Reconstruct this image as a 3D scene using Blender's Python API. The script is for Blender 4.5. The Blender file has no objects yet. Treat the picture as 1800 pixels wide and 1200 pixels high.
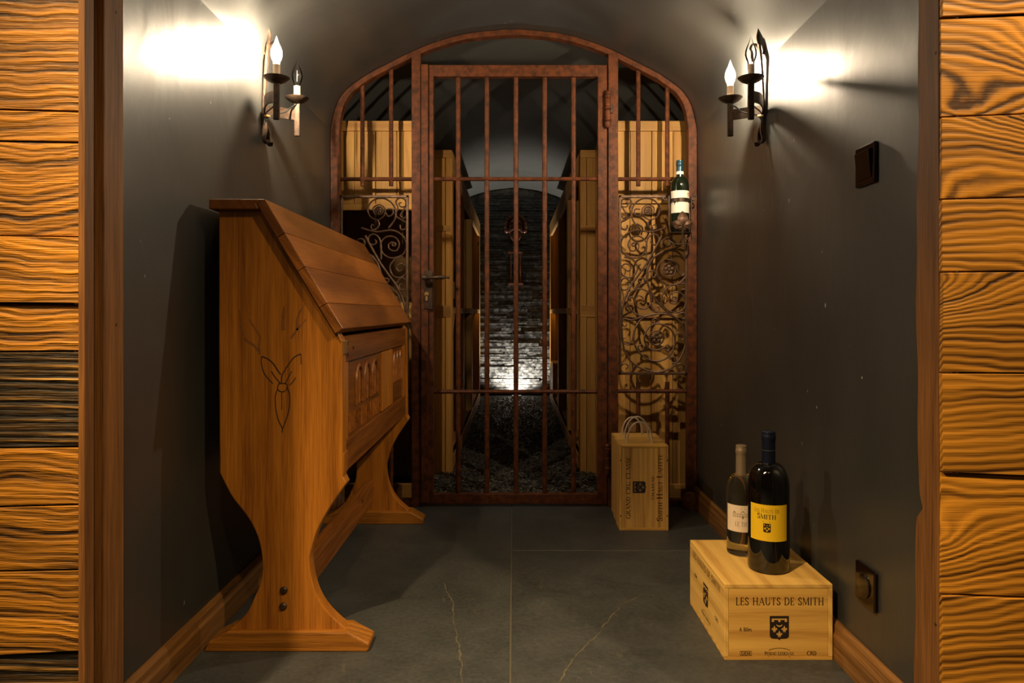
import bpy, math, random
from mathutils import Vector
random.seed(7)
S = bpy.context.scene
COL = S.collection
PI = math.pi

# ------------------------------------------------------------------ camera, world, lights, exposure
F, U0, V0, H = 1250.0, 903.0, 548.0, 0.827      # focal length (px), vanishing point, eye height
cam = bpy.data.cameras.new('camera'); cam.sensor_width = 36; cam.lens = 36 * F / 1800
cam.shift_x = -(U0 - 900) / 1800; cam.shift_y = -(600 - V0) / 1800
cam.clip_start = 0.02
co = bpy.data.objects.new('camera', cam); COL.objects.link(co)
co.location = (0, 0, H); co.rotation_euler = (PI / 2, 0, 0); S.camera = co

w = bpy.data.worlds.new('world'); S.world = w; w.use_nodes = True
w.node_tree.nodes['Background'].inputs[0].default_value = (1, .8, .6, 1)
w.node_tree.nodes['Background'].inputs[1].default_value = 0.0

def spot(name, loc, target, watts, angle, blend, color, radius=.03):
    l = bpy.data.lights.new(name, 'SPOT'); l.energy = watts; l.color = color
    l.spot_size = math.radians(angle); l.spot_blend = blend; l.shadow_soft_size = radius
    o = bpy.data.objects.new(name, l); COL.objects.link(o); o.location = loc
    o.rotation_euler = (Vector(target) - Vector(loc)).to_track_quat('-Z', 'Y').to_euler()
    return o
WARM = (1.0, .71, .36)
# halogen downlights in the ceiling of the room the camera stands in
spot('ceiling_spot_offscreen', (-.83, .23, 2.42), (.05, 1.22, .0), 370, 54, 1.0, WARM)
spot('ceiling_spot_offscreen', (.05, -.20, 2.42), (-.30, 1.40, .10), 70, 50, 1.0, WARM)
spot('ceiling_spot_offscreen', (-1.35, .15, 2.42), (-1.0, 1.1, .65), 95, 100, 1.0, WARM)
spot('ceiling_spot_offscreen', (1.30, .10, 2.42), (1.0, 1.1, .75), 200, 100, 1.0, WARM)

S.view_settings.view_transform = 'Standard'
S.view_settings.look = 'None'
S.view_settings.gamma = 1
S.view_settings.use_curve_mapping = False
S.view_settings.exposure = 0.0
BULB = 34000.0
UPLIGHT = 110.0

# ------------------------------------------------------------------ helpers
def P(u, v, Y):                      # photo pixel at a known depth -> metres
    return Vector(((u - U0) * Y / F, Y, H + (V0 - v) * Y / F))

class MB:
    def __init__(s): s.v = []; s.f = []
    def add(s, vs, fs):
        n = len(s.v); s.v += [tuple(p) for p in vs]; s.f += [tuple(i + n for i in f) for f in fs]; return s
    def box(s, x0, x1, y0, y1, z0, z1):
        vs = [(x0,y0,z0),(x1,y0,z0),(x1,y1,z0),(x0,y1,z0),(x0,y0,z1),(x1,y0,z1),(x1,y1,z1),(x0,y1,z1)]
        return s.add(vs, [(0,3,2,1),(4,5,6,7),(0,1,5,4),(1,2,6,5),(2,3,7,6),(3,0,4,7)])
    def prism(s, poly, axis, a, b):  # poly of 2-D points in the other two axes (x,z for 'y'; y,z for 'x'; x,y for 'z')
        def m(p, c):
            return (p[0], c, p[1]) if axis == 'y' else (c, p[0], p[1]) if axis == 'x' else (p[0], p[1], c)
        n = len(poly); vs = [m(p, a) for p in poly] + [m(p, b) for p in poly]
        fs = [tuple(range(n)), tuple(range(2*n - 1, n - 1, -1))]
        fs += [(i, n + i, n + (i + 1) % n, (i + 1) % n) for i in range(n)]
        return s.add(vs, fs)
    def tube(s, pts, r, n=6, closed=False, up=None):
        pts = [Vector(p) for p in pts]; N = len(pts); vs = []
        rr = r if callable(r) else (lambda t: r)
        t0 = (pts[1] - pts[0]).normalized()
        ref = up or (Vector((0,0,1)) if abs(t0.z) < .9 else Vector((0,1,0)))
        nrm = (ref - t0 * ref.dot(t0)).normalized()
        for i, p in enumerate(pts):
            if closed: t = (pts[(i+1) % N] - pts[i-1]).normalized()
            else: t = (pts[min(i+1, N-1)] - pts[max(i-1, 0)]).normalized()
            nrm = (nrm - t * nrm.dot(t)).normalized(); b = t.cross(nrm)
            q = rr(i / max(1, N - 1))
            for k in range(n):
                a = 2 * PI * k / n
                vs.append(p + nrm * math.cos(a) * q + b * math.sin(a) * q)
        fs = []
        for i in range(N if closed else N - 1):
            j = (i + 1) % N
            fs += [(i*n + k, i*n + (k+1) % n, j*n + (k+1) % n, j*n + k) for k in range(n)]
        if not closed:
            fs += [tuple(range(n - 1, -1, -1)), tuple((N-1)*n + k for k in range(n))]
        return s.add(vs, fs)
    def strip(s, pts, dirv, width, thick, nrm=None):   # flat band: swept rectangle, width along dirv
        pts = [Vector(p) for p in pts]; d = Vector(dirv).normalized() * width / 2; N = len(pts); vs = []
        for i, p in enumerate(pts):
            t = (pts[min(i+1, N-1)] - pts[max(i-1, 0)]).normalized()
            b = t.cross(d).normalized() * thick / 2
            vs += [p - d - b, p + d - b, p + d + b, p - d + b]
        fs = [(i*4 + k, i*4 + (k+1) % 4, i*4 + 4 + (k+1) % 4, i*4 + 4 + k) for i in range(N-1) for k in range(4)]
        fs += [(3,2,1,0), tuple((N-1)*4 + k for k in range(4))]
        return s.add(vs, fs)
    def lathe(s, prof, c, n=32, axis='z'):             # prof: (radius, height) pairs
        cx, cy, cz = c; vs = []; fs = []
        for r, h in prof:
            for k in range(n):
                a = 2 * PI * k / n; x, y = r * math.cos(a), r * math.sin(a)
                vs.append((cx + x, cy + y, cz + h) if axis == 'z' else (cx + x, cy + h, cz + y) if axis == 'y' else (cx + h, cy + x, cz + y))
        for i in range(len(prof) - 1):
            fs += [(i*n + k, i*n + (k+1) % n, (i+1)*n + (k+1) % n, (i+1)*n + k) for k in range(n)]
        fs += [tuple(range(n - 1, -1, -1)), tuple((len(prof)-1)*n + k for k in range(n))]
        return s.add(vs, fs)
    def ball(s, c, r, n=10, sc=(1,1,1)):
        prof = [(max(1e-4, r * math.sin(PI * i / n)), -r * math.cos(PI * i / n)) for i in range(n + 1)]
        m = MB().lathe(prof, (0,0,0), 2 * n)
        return s.add([(c[0] + p[0]*sc[0], c[1] + p[1]*sc[1], c[2] + p[2]*sc[2]) for p in m.v], m.f)
    def build(s, name, mat, parent=None, smooth=False, bevel=0, seg=2):
        base = Vector((0,0,0)); q = parent
        while q is not None: base += Vector(q.location); q = q.parent
        me = bpy.data.meshes.new(name)
        me.from_pydata([tuple(Vector(p) - base) for p in s.v], [], s.f); me.update()
        me.validate()
        import bmesh
        bm = bmesh.new(); bm.from_mesh(me); bmesh.ops.recalc_face_normals(bm, faces=bm.faces); bm.to_mesh(me); bm.free()
        o = bpy.data.objects.new(name, me); COL.objects.link(o)
        me.materials.append(mat)
        if smooth:
            for p in me.polygons: p.use_smooth = True
            try: me.set_sharp_from_angle(angle=math.radians(40))
            except Exception: pass
        if parent is not None: o.parent = parent
        if bevel:
            b = o.modifiers.new('bevel', 'BEVEL'); b.width = bevel; b.segments = seg; b.limit_method = 'ANGLE'
        return o

def thing(name, label, cat, loc, group=None):
    o = bpy.data.objects.new(name, None); COL.objects.link(o); o.location = loc; o.empty_display_size = .05
    o['label'] = label; o['category'] = cat
    if group: o['group'] = group
    return o
def tag(o, label, cat, group=None):
    o['label'] = label; o['category'] = cat
    if group: o['group'] = group
    return o
def struct(o, label=None):
    o['kind'] = 'structure'
    if label: o['label'] = label
    return o
def sempty(name, loc, label=None):
    o = bpy.data.objects.new(name, None); COL.objects.link(o); o.location = loc; o.empty_display_size = .05
    return struct(o, label)

def catmull(pts, k=6, closed=False):
    pts = [Vector(p) for p in pts]; N = len(pts); out = []
    g = (lambda i: pts[i % N]) if closed else (lambda i: pts[max(0, min(N-1, i))])
    for i in range(N if closed else N - 1):
        a, b, c, d = g(i-1), g(i), g(i+1), g(i+2)
        for j in range(k):
            t = j / k
            out.append(.5 * ((2*b) + (c-a)*t + (2*a - 5*b + 4*c - d)*t*t + (3*b - a - 3*c + d)*t**3))
    if not closed: out.append(pts[-1])
    return out

# ------------------------------------------------------------------ materials
class NT:
    def __init__(s, name):
        s.m = bpy.data.materials.new(name); s.m.use_nodes = True; s.t = s.m.node_tree
        s.b = s.t.nodes['Principled BSDF']
    def n(s, kind, **kw):
        o = s.t.nodes.new(kind)
        for k, v in kw.items(): setattr(o, k, v)
        return o
    def link(s, a, b): s.t.links.new(a, b)
    def val(s, sock, v):
        if hasattr(v, 'is_output') or isinstance(v, bpy.types.NodeSocket): s.link(v, sock)
        else: sock.default_value = v
    def math(s, op, a, b=0.0, c=None, clamp=False):
        o = s.n('ShaderNodeMath', operation=op, use_clamp=clamp); s.val(o.inputs[0], a); s.val(o.inputs[1], b)
        if c is not None: s.val(o.inputs[2], c)
        return o.outputs[0]
    def noise(s, vec, scale, detail=3, rough=.5, dist=0):
        o = s.n('ShaderNodeTexNoise'); s.link(vec, o.inputs['Vector']); o.inputs['Scale'].default_value = scale
        o.inputs['Detail'].default_value = detail; o.inputs['Roughness'].default_value = rough
        o.inputs['Distortion'].default_value = dist
        return o.outputs['Fac']
    def mapping(s, vec, scale, loc=None):
        o = s.n('ShaderNodeMapping'); s.link(vec, o.inputs['Vector']); o.inputs['Scale'].default_value = scale
        if loc is not None: s.val(o.inputs['Location'], loc)
        return o.outputs[0]
    def ramp(s, fac, stops):
        o = s.n('ShaderNodeValToRGB'); s.link(fac, o.inputs[0]); e = o.color_ramp.elements
        while len(e) < len(stops): e.new(.5)
        for i, (p, c) in enumerate(stops): e[i].position = p; e[i].color = (*c, 1) if len(c) == 3 else c
        return o.outputs[0]
    def mix(s, fac, a, b, mode='MIX'):
        o = s.n('ShaderNodeMix', data_type='RGBA', blend_type=mode); s.val(o.inputs[0], fac)
        for k, v in ((6, a), (7, b)):
            if isinstance(v, bpy.types.NodeSocket): s.link(v, o.inputs[k])
            else: o.inputs[k].default_value = (*v, 1) if len(v) == 3 else v
        return o.outputs[2]
    def bump(s, h, strength, dist=.01):
        o = s.n('ShaderNodeBump'); s.link(h, o.inputs['Height']); o.inputs['Strength'].default_value = strength
        o.inputs['Distance'].default_value = dist; s.link(o.outputs[0], s.b.inputs['Normal'])
    def coords(s, rnd=True):
        tc = s.n('ShaderNodeTexCoord')
        if not rnd: return tc.outputs['Object']
        oi = s.n('ShaderNodeObjectInfo'); c = s.n('ShaderNodeCombineXYZ')
        for i, k in enumerate((31., 17., 23.)): s.link(s.math('MULTIPLY', oi.outputs['Random'], k), c.inputs[i])
        a = s.n('ShaderNodeVectorMath', operation='ADD'); s.link(tc.outputs['Object'], a.inputs[0]); s.link(c.outputs[0], a.inputs[1])
        s.rand = oi.outputs['Random']
        return a.outputs[0]

def wood(name, dark, light, axis='z', lines=60, warp=.02, bump=.15, rough=.5, knot=0, fibre=.4, var=.25, stretch=.1, rings=220, ringamt=.35, spec=.4, low=3.0, bdist=.004, lo=.30, hi=.70, mid=.5, tonal=.5, wig=None):
    """long grain along axis; growth lines are a noise stretched along the grain, bent by a slow warp and by knots"""
    m = NT(name); v = m.coords()
    i = 'xyz'.index(axis); sc = [1, 1, 1]; sc[i] = stretch
    vm = m.mapping(v, sc)
    sep = m.n('ShaderNodeSeparateXYZ'); m.link(v, sep.inputs[0])
    oth = [k for k in range(3) if k != i]
    across = m.math('ADD', sep.outputs[oth[0]], m.math('MULTIPLY', sep.outputs[oth[1]], .83))
    sw = [1, 1, 1]; sw[i] = wig or stretch
    n1 = m.noise(m.mapping(v, sw), low, 3, .45)
    acr = m.math('ADD', across, m.math('MULTIPLY', n1, warp * 2))
    if knot:
        s2 = [1, 0 if axis != 'y' else 1, 1]; s2[i] = .42
        vo = m.n('ShaderNodeTexVoronoi', feature='F1'); m.link(m.mapping(v, s2), vo.inputs['Vector']); vo.inputs['Scale'].default_value = 4.6
        d = m.math('ADD', vo.outputs['Distance'], m.math('MULTIPLY', m.noise(v, 30, 2), .03))
        k = m.math('POWER', m.math('SUBTRACT', 1.0, m.math('DIVIDE', d, .45, clamp=True), clamp=True), 2.2)
        acr = m.math('ADD', acr, m.math('MULTIPLY', k, knot))
        core = m.math('LESS_THAN', d, .052)
    cb = m.n('ShaderNodeCombineXYZ'); m.link(m.math('MULTIPLY', sep.outputs[i], .035), cb.inputs[0]); m.link(acr, cb.inputs[1])
    ln = m.noise(cb.outputs[0], lines, 4, .62)
    ring = m.math('MULTIPLY_ADD', m.math('SINE', m.math('MULTIPLY', acr, rings)), .28, .5)
    s3 = [1, 1, 1]; s3[i] = .02
    fb = m.noise(m.mapping(v, s3), 480, 2, .6)
    big = m.noise(vm, 6, 4, .6)
    h = m.math('ADD', m.math('MULTIPLY', ln, 1 - ringamt), m.math('MULTIPLY', ring, ringamt))
    h = m.math('ADD', m.math('MULTIPLY', h, 1 - fibre), m.math('MULTIPLY', fb, fibre))
    mc = tuple(a + (b - a) * mid for a, b in zip(dark, light))
    col = m.ramp(h, [(lo, dark), ((lo + hi) / 2, mc), (hi, light)])
    tone = m.math('ADD', m.math('MULTIPLY', big, tonal), m.math('MULTIPLY', m.rand, var))
    tone = m.math('ADD', tone, 1 - tonal * .5 - var * .5)
    g = m.n('ShaderNodeCombineColor'); [m.link(tone, g.inputs[q]) for q in range(3)]
    col = m.mix(1.0, col, g.outputs[0], 'MULTIPLY')
    if knot: col = m.mix(m.math('MULTIPLY', core, .8), col, tuple(c * .35 for c in dark))
    m.link(col, m.b.inputs['Base Color']); m.b.inputs['Roughness'].default_value = rough
    m.b.inputs['Specular IOR Level'].default_value = spec
    if bump: m.bump(h, bump, bdist)
    return m.m

def plain(name, col, rough=.5, metal=0, noise=0, nscale=40, bump=0, col2=None, spec=.5, detail=4, lo=.35, hi=.65, bdist=.002):
    m = NT(name)
    if col2 or bump:
        v = m.coords(); f = m.noise(v, nscale, detail, .6)
        if col2: m.link(m.ramp(f, [(lo, col), (hi, col2)]), m.b.inputs['Base Color'])
        else: m.b.inputs['Base Color'].default_value = (*col, 1)
        if bump: m.bump(f, bump, bdist)
    else: m.b.inputs['Base Color'].default_value = (*col, 1)
    m.b.inputs['Roughness'].default_value = rough; m.b.inputs['Metallic'].default_value = metal
    m.b.inputs['Specular IOR Level'].default_value = spec
    return m.m

def emit(name, col, strength):
    m = NT(name); m.b.inputs['Base Color'].default_value = (*col, 1)
    m.b.inputs['Emission Color'].default_value = (*col, 1); m.b.inputs['Emission Strength'].default_value = strength
    return m.m
def glass(name, col, rough=.0, ior=1.45):
    m = NT(name); m.b.inputs['Base Color'].default_value = (*col, 1); m.b.inputs['Roughness'].default_value = rough
    m.b.inputs['Transmission Weight'].default_value = 1; m.b.inputs['IOR'].default_value = ior
    return m.m

def plaster(name, c1, c2, rough=.42, chips=True):
    m = NT(name); v = m.coords(False)
    a = m.noise(m.mapping(v, (1, 1, .6)), 5, 3, .5, .3); b = m.noise(v, 70, 3, .6)
    col = m.ramp(a, [(.3, c1), (.7, c2)])
    if chips:
        c = m.noise(m.mapping(v, (1, 1, .55)), 55, 1, .5); col = m.mix(m.math('GREATER_THAN', c, .80), col, (.33, .31, .28))
    m.link(col, m.b.inputs['Base Color']); m.b.inputs['Roughness'].default_value = rough
    m.b.inputs['Specular IOR Level'].default_value = 1.0
    h = m.math('ADD', m.math('MULTIPLY', a, 1.0), m.math('MULTIPLY', b, .06)); m.bump(h, .22, .02)
    return m.m

M = {}
M['plaster'] = plaster('dark_plaster', (.028, .0285, .0275), (.037, .0375, .036), .40)
M['cellar'] = plaster('cellar_plaster', (.07, .075, .07), (.09, .095, .09), .6, False)
M['room'] = plain('room_timber', (.10, .06, .03), .7)
M['plank'] = wood('reclaimed_plank', (.020, .006, .0008), (.56, .225, .014), 'x', 70, .034, 1.0, .5, .10, .22, .5, .26, 700, .22, .45, 4.5, .008, .37, .60, .50, 1.0, wig=.8)
M['plank_dark'] = wood('weathered_plank', (.005, .0025, .001), (.66, .33, .06), 'x', 80, .012, 1.0, .5, 0, .22, .2, .12, 700, .25, .45, 4, .009, .45, .66, .10, .9, wig=.6)
M['plank_right'] = wood('sawn_plank', (.050, .016, .0015), (.60, .255, .022), 'x', 36, .050, .7, .5, .12, .18, .4, .32, 560, .36, .4, 3.6, .005, .35, .60, .58, .7, wig=.8)
M['jamb'] = wood('jamb_timber', (.05, .016, .005), (.27, .115, .030), 'z', 60, .01, .3, .55, .02, .5, .1, .1, 200, .2, .35)
M['base'] = wood('baseboard_timber', (.05, .02, .006), (.30, .14, .04), 'y', 80, .008, .35, .45, 0, .4, .1, .06, 300, .2)
M['desk'] = wood('desk_pine', (.17, .052, .005), (.44, .165, .018), 'z', 38, .02, .18, .40, .03, .40, .1, .07, 90, .15, .4, 2.4, .003, .36, .64, .55, .6)
M['desk_y'] = wood('desk_oak', (.095, .028, .005), (.30, .105, .018), 'y', 60, .016, .25, .36, .03, .4, .7, .08, 170, .15, .45, 2.4, .003, .36, .64, .5, .9)
M['desk_x'] = wood('desk_foot_oak', (.085, .026, .003), (.46, .18, .022), 'x', 90, .008, .4, .4, 0, .4, .1, .06, 300, .25)
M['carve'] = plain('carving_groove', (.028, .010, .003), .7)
M['stain'] = plain('carving_stain', (.15, .055, .012), .6, col2=(.22, .085, .016), nscale=60)
M['pine_x'] = wood('crate_pine_x', (.44, .20, .035), (.82, .49, .12), 'x', 34, .02, .1, .5, 0, .25, .08, .06, 170, .35, .35, 3, .002, .32, .64, .66, .3)
M['pine_y'] = wood('crate_pine_y', (.46, .23, .045), (.84, .53, .15), 'y', 30, .025, .1, .5, 0, .25, .1, .06, 140, .35, .35, 3, .002, .32, .64, .66, .3)
M['pine_z'] = wood('case_pine_z', (.36, .165, .035), (.72, .42, .12), 'z', 60, .012, .1, .5, 0, .25, .12, .05, 300, .15, .35, 3, .002, .36, .62, .6, .35)
M['rack'] = wood('rack_pine', (.26, .105, .018), (.62, .34, .085), 'z', 26, .025, .15, .6, .03, .35, .4, .07, 90, .15, .35, 2.6, .003, .30, .70, .6, .5)
M['rack_y'] = wood('rack_pine_long', (.26, .105, .018), (.60, .33, .085), 'y', 30, .02, .15, .6, 0, .35, .3, .07, 90, .15)
M['rack_x'] = wood('rack_pine_cross', (.26, .105, .018), (.60, .33, .085), 'x', 30, .02, .15, .6, 0, .35, .3, .07, 90, .15)
M['rust'] = plain('rusty_iron', (.040, .011, .003), .6, .1, col2=(.135, .037, .009), nscale=38, bump=.35, detail=6, spec=.3)
M['iron'] = plain('wrought_iron', (.030, .020, .014), .5, .6, col2=(.085, .050, .030), nscale=60, bump=.3)
M['scroll'] = plain('scroll_iron', (.075, .036, .018), .5, .5, col2=(.14, .075, .042), nscale=70, bump=.3)
M['black'] = plain('black_plastic', (.006, .004, .004), .22)
M['brown_gloss'] = plain('dark_brown_plastic', (.007, .0025, .0022), .12)
M['cable'] = plain('black_cable', (.008, .008, .008), .5)
M['brass'] = plain('brass', (.62, .40, .17), .35, .9)
M['ivory'] = plain('candle_sleeve', (.62, .50, .36), .5)
M['filament_on'] = emit('glowing_filament', (1.0, .80, .54), BULB)
def thin_glass(name):
    m = NT(name); out = m.t.nodes['Material Output']
    tr = m.n('ShaderNodeBsdfTransparent'); gl = m.n('ShaderNodeBsdfGlossy'); gl.inputs['Roughness'].default_value = .02
    fr = m.n('ShaderNodeFresnel'); fr.inputs[0].default_value = 1.35; mx = m.n('ShaderNodeMixShader')
    m.link(fr.outputs[0], mx.inputs[0]); m.link(tr.outputs[0], mx.inputs[1]); m.link(gl.outputs[0], mx.inputs[2]); m.link(mx.outputs[0], out.inputs[0])
    return m.m
M['bulb_glass'] = thin_glass('clear_bulb_glass')
def glow_glass(name, col, strength):     # envelope of a burning bulb: clear to its filament, glowing itself
    m = NT(name); out = m.t.nodes['Material Output']
    tr = m.n('ShaderNodeBsdfTransparent'); em = m.n('ShaderNodeEmission'); ad = m.n('ShaderNodeAddShader')
    em.inputs[0].default_value = (*col, 1); em.inputs[1].default_value = strength
    m.link(tr.outputs[0], ad.inputs[0]); m.link(em.outputs[0], ad.inputs[1]); m.link(ad.outputs[0], out.inputs[0])
    return m.m
M['bulb_lit'] = glow_glass('glowing_bulb_glass', (1.0, .86, .62), 2.5)
M['slate'] = None
M['bottle'] = plain('dark_bottle_glass', (.0030, .0026, .0025), .03, spec=.8)
M['bottle_green'] = plain('green_bottle_glass', (.006, .010, .004), .07, spec=.6)
M['clear'] = glass('pale_bottle_glass', (.96, .93, .72), .0, 1.36)
M['cap_blue'] = plain('navy_capsule', (.010, .014, .035), .35, .4)
M['cap_teal'] = plain('teal_capsule', (.02, .06, .09), .35, .4)
M['cap_gold'] = plain('champagne_capsule', (.40, .30, .20), .4, .6)
M['yellow'] = plain('yellow_label_paper', (.83, .52, .010), .55)
M['cream'] = plain('cream_label_paper', (.78, .62, .46), .6)
M['white'] = plain('white_label_paper', (.82, .76, .64), .6)
M['ink'] = plain('black_ink', (.018, .009, .006), .6)
M['ink_soft'] = plain('grey_brown_ink', (.26, .17, .10), .6)
M['ink_olive'] = plain('olive_ink', (.20, .115, .006), .6)
M['pine_flat'] = plain('bare_pine', (.66, .38, .10), .55)
M['rope'] = plain('cotton_rope', (.62, .50, .40), .8, bump=.5, nscale=300)
M['gravel'] = plain('slate_chips', (.03, .028, .025), .55, col2=(.10, .09, .075), nscale=25)
M['stone'] = plain('black_slate', (.018, .018, .018), .28, col2=(.17, .167, .16), nscale=24, bump=.8, spec=.7, lo=.4, hi=.75, bdist=.006)
M['copper'] = plain('copper_mask', (.09, .035, .022), .4, .5, col2=(.26, .12, .08), nscale=30)
M['steel'] = plain('steel', (.3, .3, .3), .3, .9)

def slate_floor():
    m = NT('slate_slab'); v = m.coords(True)
    a = m.noise(v, 6, 5, .6, .5); b = m.noise(v, 90, 4, .6); c = m.noise(m.mapping(v, (1, .3, 1)), 30, 3, .6, 1.5)
    col = m.ramp(a, [(.28, (.024, .027, .029)), (.72, (.062, .065, .066))])
    col = m.mix(m.math('MULTIPLY', m.math('GREATER_THAN', c, .68), .18), col, (.20, .17, .13))
    col = m.mix(.35, col, m.ramp(b, [(.3, (.020, .023, .025)), (.7, (.084, .086, .084))]))
    m.link(col, m.b.inputs['Base Color']); m.b.inputs['Roughness'].default_value = .5
    m.b.inputs['Specular IOR Level'].default_value = .35
    m.bump(m.math('ADD', a, m.math('MULTIPLY', b, .25)), .35, .006)
    return m.m
M['slate'] = slate_floor()
M['vein'] = plain('pale_vein', (.07, .062, .046), .6, col2=(.12, .105, .075), nscale=80)
M['grout'] = plain('joint_mortar', (.075, .066, .05), .8)

# ------------------------------------------------------------------ lettering (own stroke alphabet)
def arc(cx, cy, rx, ry, a0, a1, n=9):
    return [(cx + rx * math.cos(math.radians(a0 + (a1-a0)*i/n)), cy + ry * math.sin(math.radians(a0 + (a1-a0)*i/n))) for i in range(n+1)]
sf = .11
def se(x, y): return ('t', [(x - sf, y), (x + sf, y)])
GL = {
 'A': (.86, [('t', [(.08,0),(.43,1)]), ('k', [(.43,1),(.78,0)]), ('t', [(.2,.34),(.66,.34)]), se(.08,0), se(.78,0)]),
 'B': (.66, [('k', [(.16,0),(.16,1)]), ('k', [(.16,1),(.36,1)] + arc(.36,.76,.17,.24,90,-90) + [(.16,.52)]), ('k', [(.36,.52)] + arc(.38,.26,.2,.26,90,-90) + [(.16,0)]), se(.12,0), se(.12,1)]),
 'C': (.78, [('k', arc(.44,.5,.36,.5,48,312,14)), ('t', [(.69,.72),(.69,.98)])]),
 'D': (.82, [('k', [(.16,0),(.16,1)]), ('k', [(.16,1),(.34,1)] + arc(.36,.5,.36,.5,90,-90,12) + [(.16,0)]), se(.12,0), se(.12,1)]),
 'E': (.64, [('k', [(.16,0),(.16,1)]), ('t', [(.08,1),(.56,1),(.56,.82)]), ('t', [(.16,.52),(.46,.52),(.46,.62),(.46,.42)]), ('t', [(.08,0),(.58,0),(.6,.2)])]),
 'F': (.6, [('k', [(.16,0),(.16,1)]), ('t', [(.08,1),(.56,1),(.56,.82)]), ('t', [(.16,.52),(.46,.52),(.46,.62),(.46,.42)]), se(.16,0)]),
 'G': (.84, [('k', arc(.44,.5,.36,.5,48,330,14)), ('k', [(.72,.04),(.72,.42)]), ('t', [(.55,.42),(.84,.42)]), ('t', [(.69,.74),(.69,.98)])]),
 'H': (.88, [('k', [(.17,0),(.17,1)]), ('k', [(.71,0),(.71,1)]), ('t', [(.17,.52),(.71,.52)]), se(.17,0), se(.17,1), se(.71,0), se(.71,1)]),
 'I': (.36, [('k', [(.18,0),(.18,1)]), se(.18,0), se(.18,1)]),
 'L': (.62, [('k', [(.17,0),(.17,1)]), ('t', [(.06,0),(.58,0),(.6,.24)]), se(.17,1)]),
 'M': (1.04, [('t', [(.12,0),(.16,1)]), ('k', [(.16,1),(.51,.05)]), ('t', [(.51,.05),(.86,1)]), ('k', [(.86,1),(.9,0)]), se(.12,0), se(.9,0), se(.12,1), se(.9,1)]),
 'N': (.9, [('t', [(.16,0),(.16,1)]), ('k', [(.14,1),(.74,0)]), ('t', [(.74,0),(.74,1)]), se(.16,0), se(.74,1), se(.1,1)]),
 'O': (.86, [('k', arc(.43,.5,.36,.5,0,360,18))]),
 'P': (.64, [('k', [(.16,0),(.16,1)]), ('k', [(.16,1),(.34,1)] + arc(.36,.74,.2,.26,90,-90) + [(.16,.48)]), se(.16,0), se(.12,1)]),
 'R': (.74, [('k', [(.16,0),(.16,1)]), ('k', [(.16,1),(.34,1)] + arc(.36,.75,.2,.25,90,-90) + [(.16,.5)]), ('k', [(.36,.5),(.68,0),(.76,0)]), se(.16,0), se(.12,1)]),
 'S': (.6, [('k', [(.5,.82)] + arc(.3,.76,.19,.24,25,215,8) + arc(.3,.25,.21,.25,35,-155,8) + [(.08,.2)]), ('t', [(.5,.74),(.5,.96)]), ('t', [(.09,.04),(.09,.28)])]),
 'T': (.74, [('k', [(.37,0),(.37,1)]), ('t', [(.05,.8),(.06,1),(.68,1),(.69,.8)]), se(.37,0)]),
 'U': (.86, [('k', [(.17,1),(.17,.34)] + arc(.43,.32,.26,.32,180,360,9)), ('t', [(.69,.3),(.69,1)]), se(.17,1), se(.69,1)]),
 'V': (.84, [('k', [(.08,1),(.42,0)]), ('t', [(.42,0),(.76,1)]), se(.08,1), se(.76,1)]),
 '6': (.6, [('k', arc(.3,.28,.22,.28,0,360,14)), ('k', [(.08,.3),(.12,.62),(.26,.86),(.46,1)])]),
 'l': (.3, [('k', [(.15,0),(.15,1)]), se(.15,0)]),
 'e': (.5, [('k', [(.07,.34),(.43,.34)] + arc(.25,.32,.18,.32,10,300,12))]),
 's': (.42, [('k', arc(.2,.47,.14,.16,40,220,6) + arc(.2,.16,.16,.16,40,-150,6))]),
 '-': (.4, [('k', [(.06,.4),(.34,.42)])]),
 ' ': (.42, []),
}
def text2d(s, h, sp=.06, thick=.13, thin=.05, caps=1.0):
    """list of quads in 2-D, baseline-centred on x; letters after the first of a word scaled by caps"""
    quads = []; x = 0; first = True
    for ch in s:
        acc = None
        if ch == 'É': ch, acc = 'E', True
        wd, st = GL[ch]; k = h * (1 if first or ch in ' -' else caps)
        first = ch in ' -'
        st = list(st) + ([('t', [(.28,1.1),(.5,1.3)])] if acc else [])
        for kind, pl in st:
            for (a, b) in zip(pl[:-1], pl[1:]):
                dx, dy = b[0]-a[0], b[1]-a[1]; L = math.hypot(dx, dy)
                if L < 1e-6: continue
                ww = thin if kind == 't' else thin + (thick - thin) * abs(dy / L) ** .8
                nx, ny = -dy / L * ww / 2, dx / L * ww / 2; ex, ey = dx / L * .012, dy / L * .012
                q = [(a[0]-ex+nx, a[1]-ey+ny), (a[0]-ex-nx, a[1]-ey-ny), (b[0]+ex-nx, b[1]+ey-ny), (b[0]+ex+nx, b[1]+ey+ny)]
                quads.append([(x + p[0]*k, p[1]*k) for p in q])
        x += (wd + sp) * k
    return [[(p[0] - x/2, p[1]) for p in q] for q in quads], x
def rect2d(x0, x1, y0, y1): return [[(x0,y0),(x1,y0),(x1,y1),(x0,y1)]]
def line2d(pts, w):
    out = []
    for a, b in zip(pts[:-1], pts[1:]):
        dx, dy = b[0]-a[0], b[1]-a[1]; L = math.hypot(dx, dy) or 1; nx, ny = -dy/L*w/2, dx/L*w/2
        out.append([(a[0]+nx,a[1]+ny),(a[0]-nx,a[1]-ny),(b[0]-nx,b[1]-ny),(b[0]+nx,b[1]+ny)])
    return out
def move(qs, dx, dy, k=1): return [[(p[0]*k + dx, p[1]*k + dy) for p in q] for q in qs]
def put(mb, qs, fn):
    for q in qs: mb.add([fn(*p) for p in q], [tuple(range(len(q)))])
def fit(s, width, h, **kw):
    qs, wd = text2d(s, h, **kw); k = width / wd
    return [[(p[0]*k, p[1]) for p in q] for q in qs]

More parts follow.
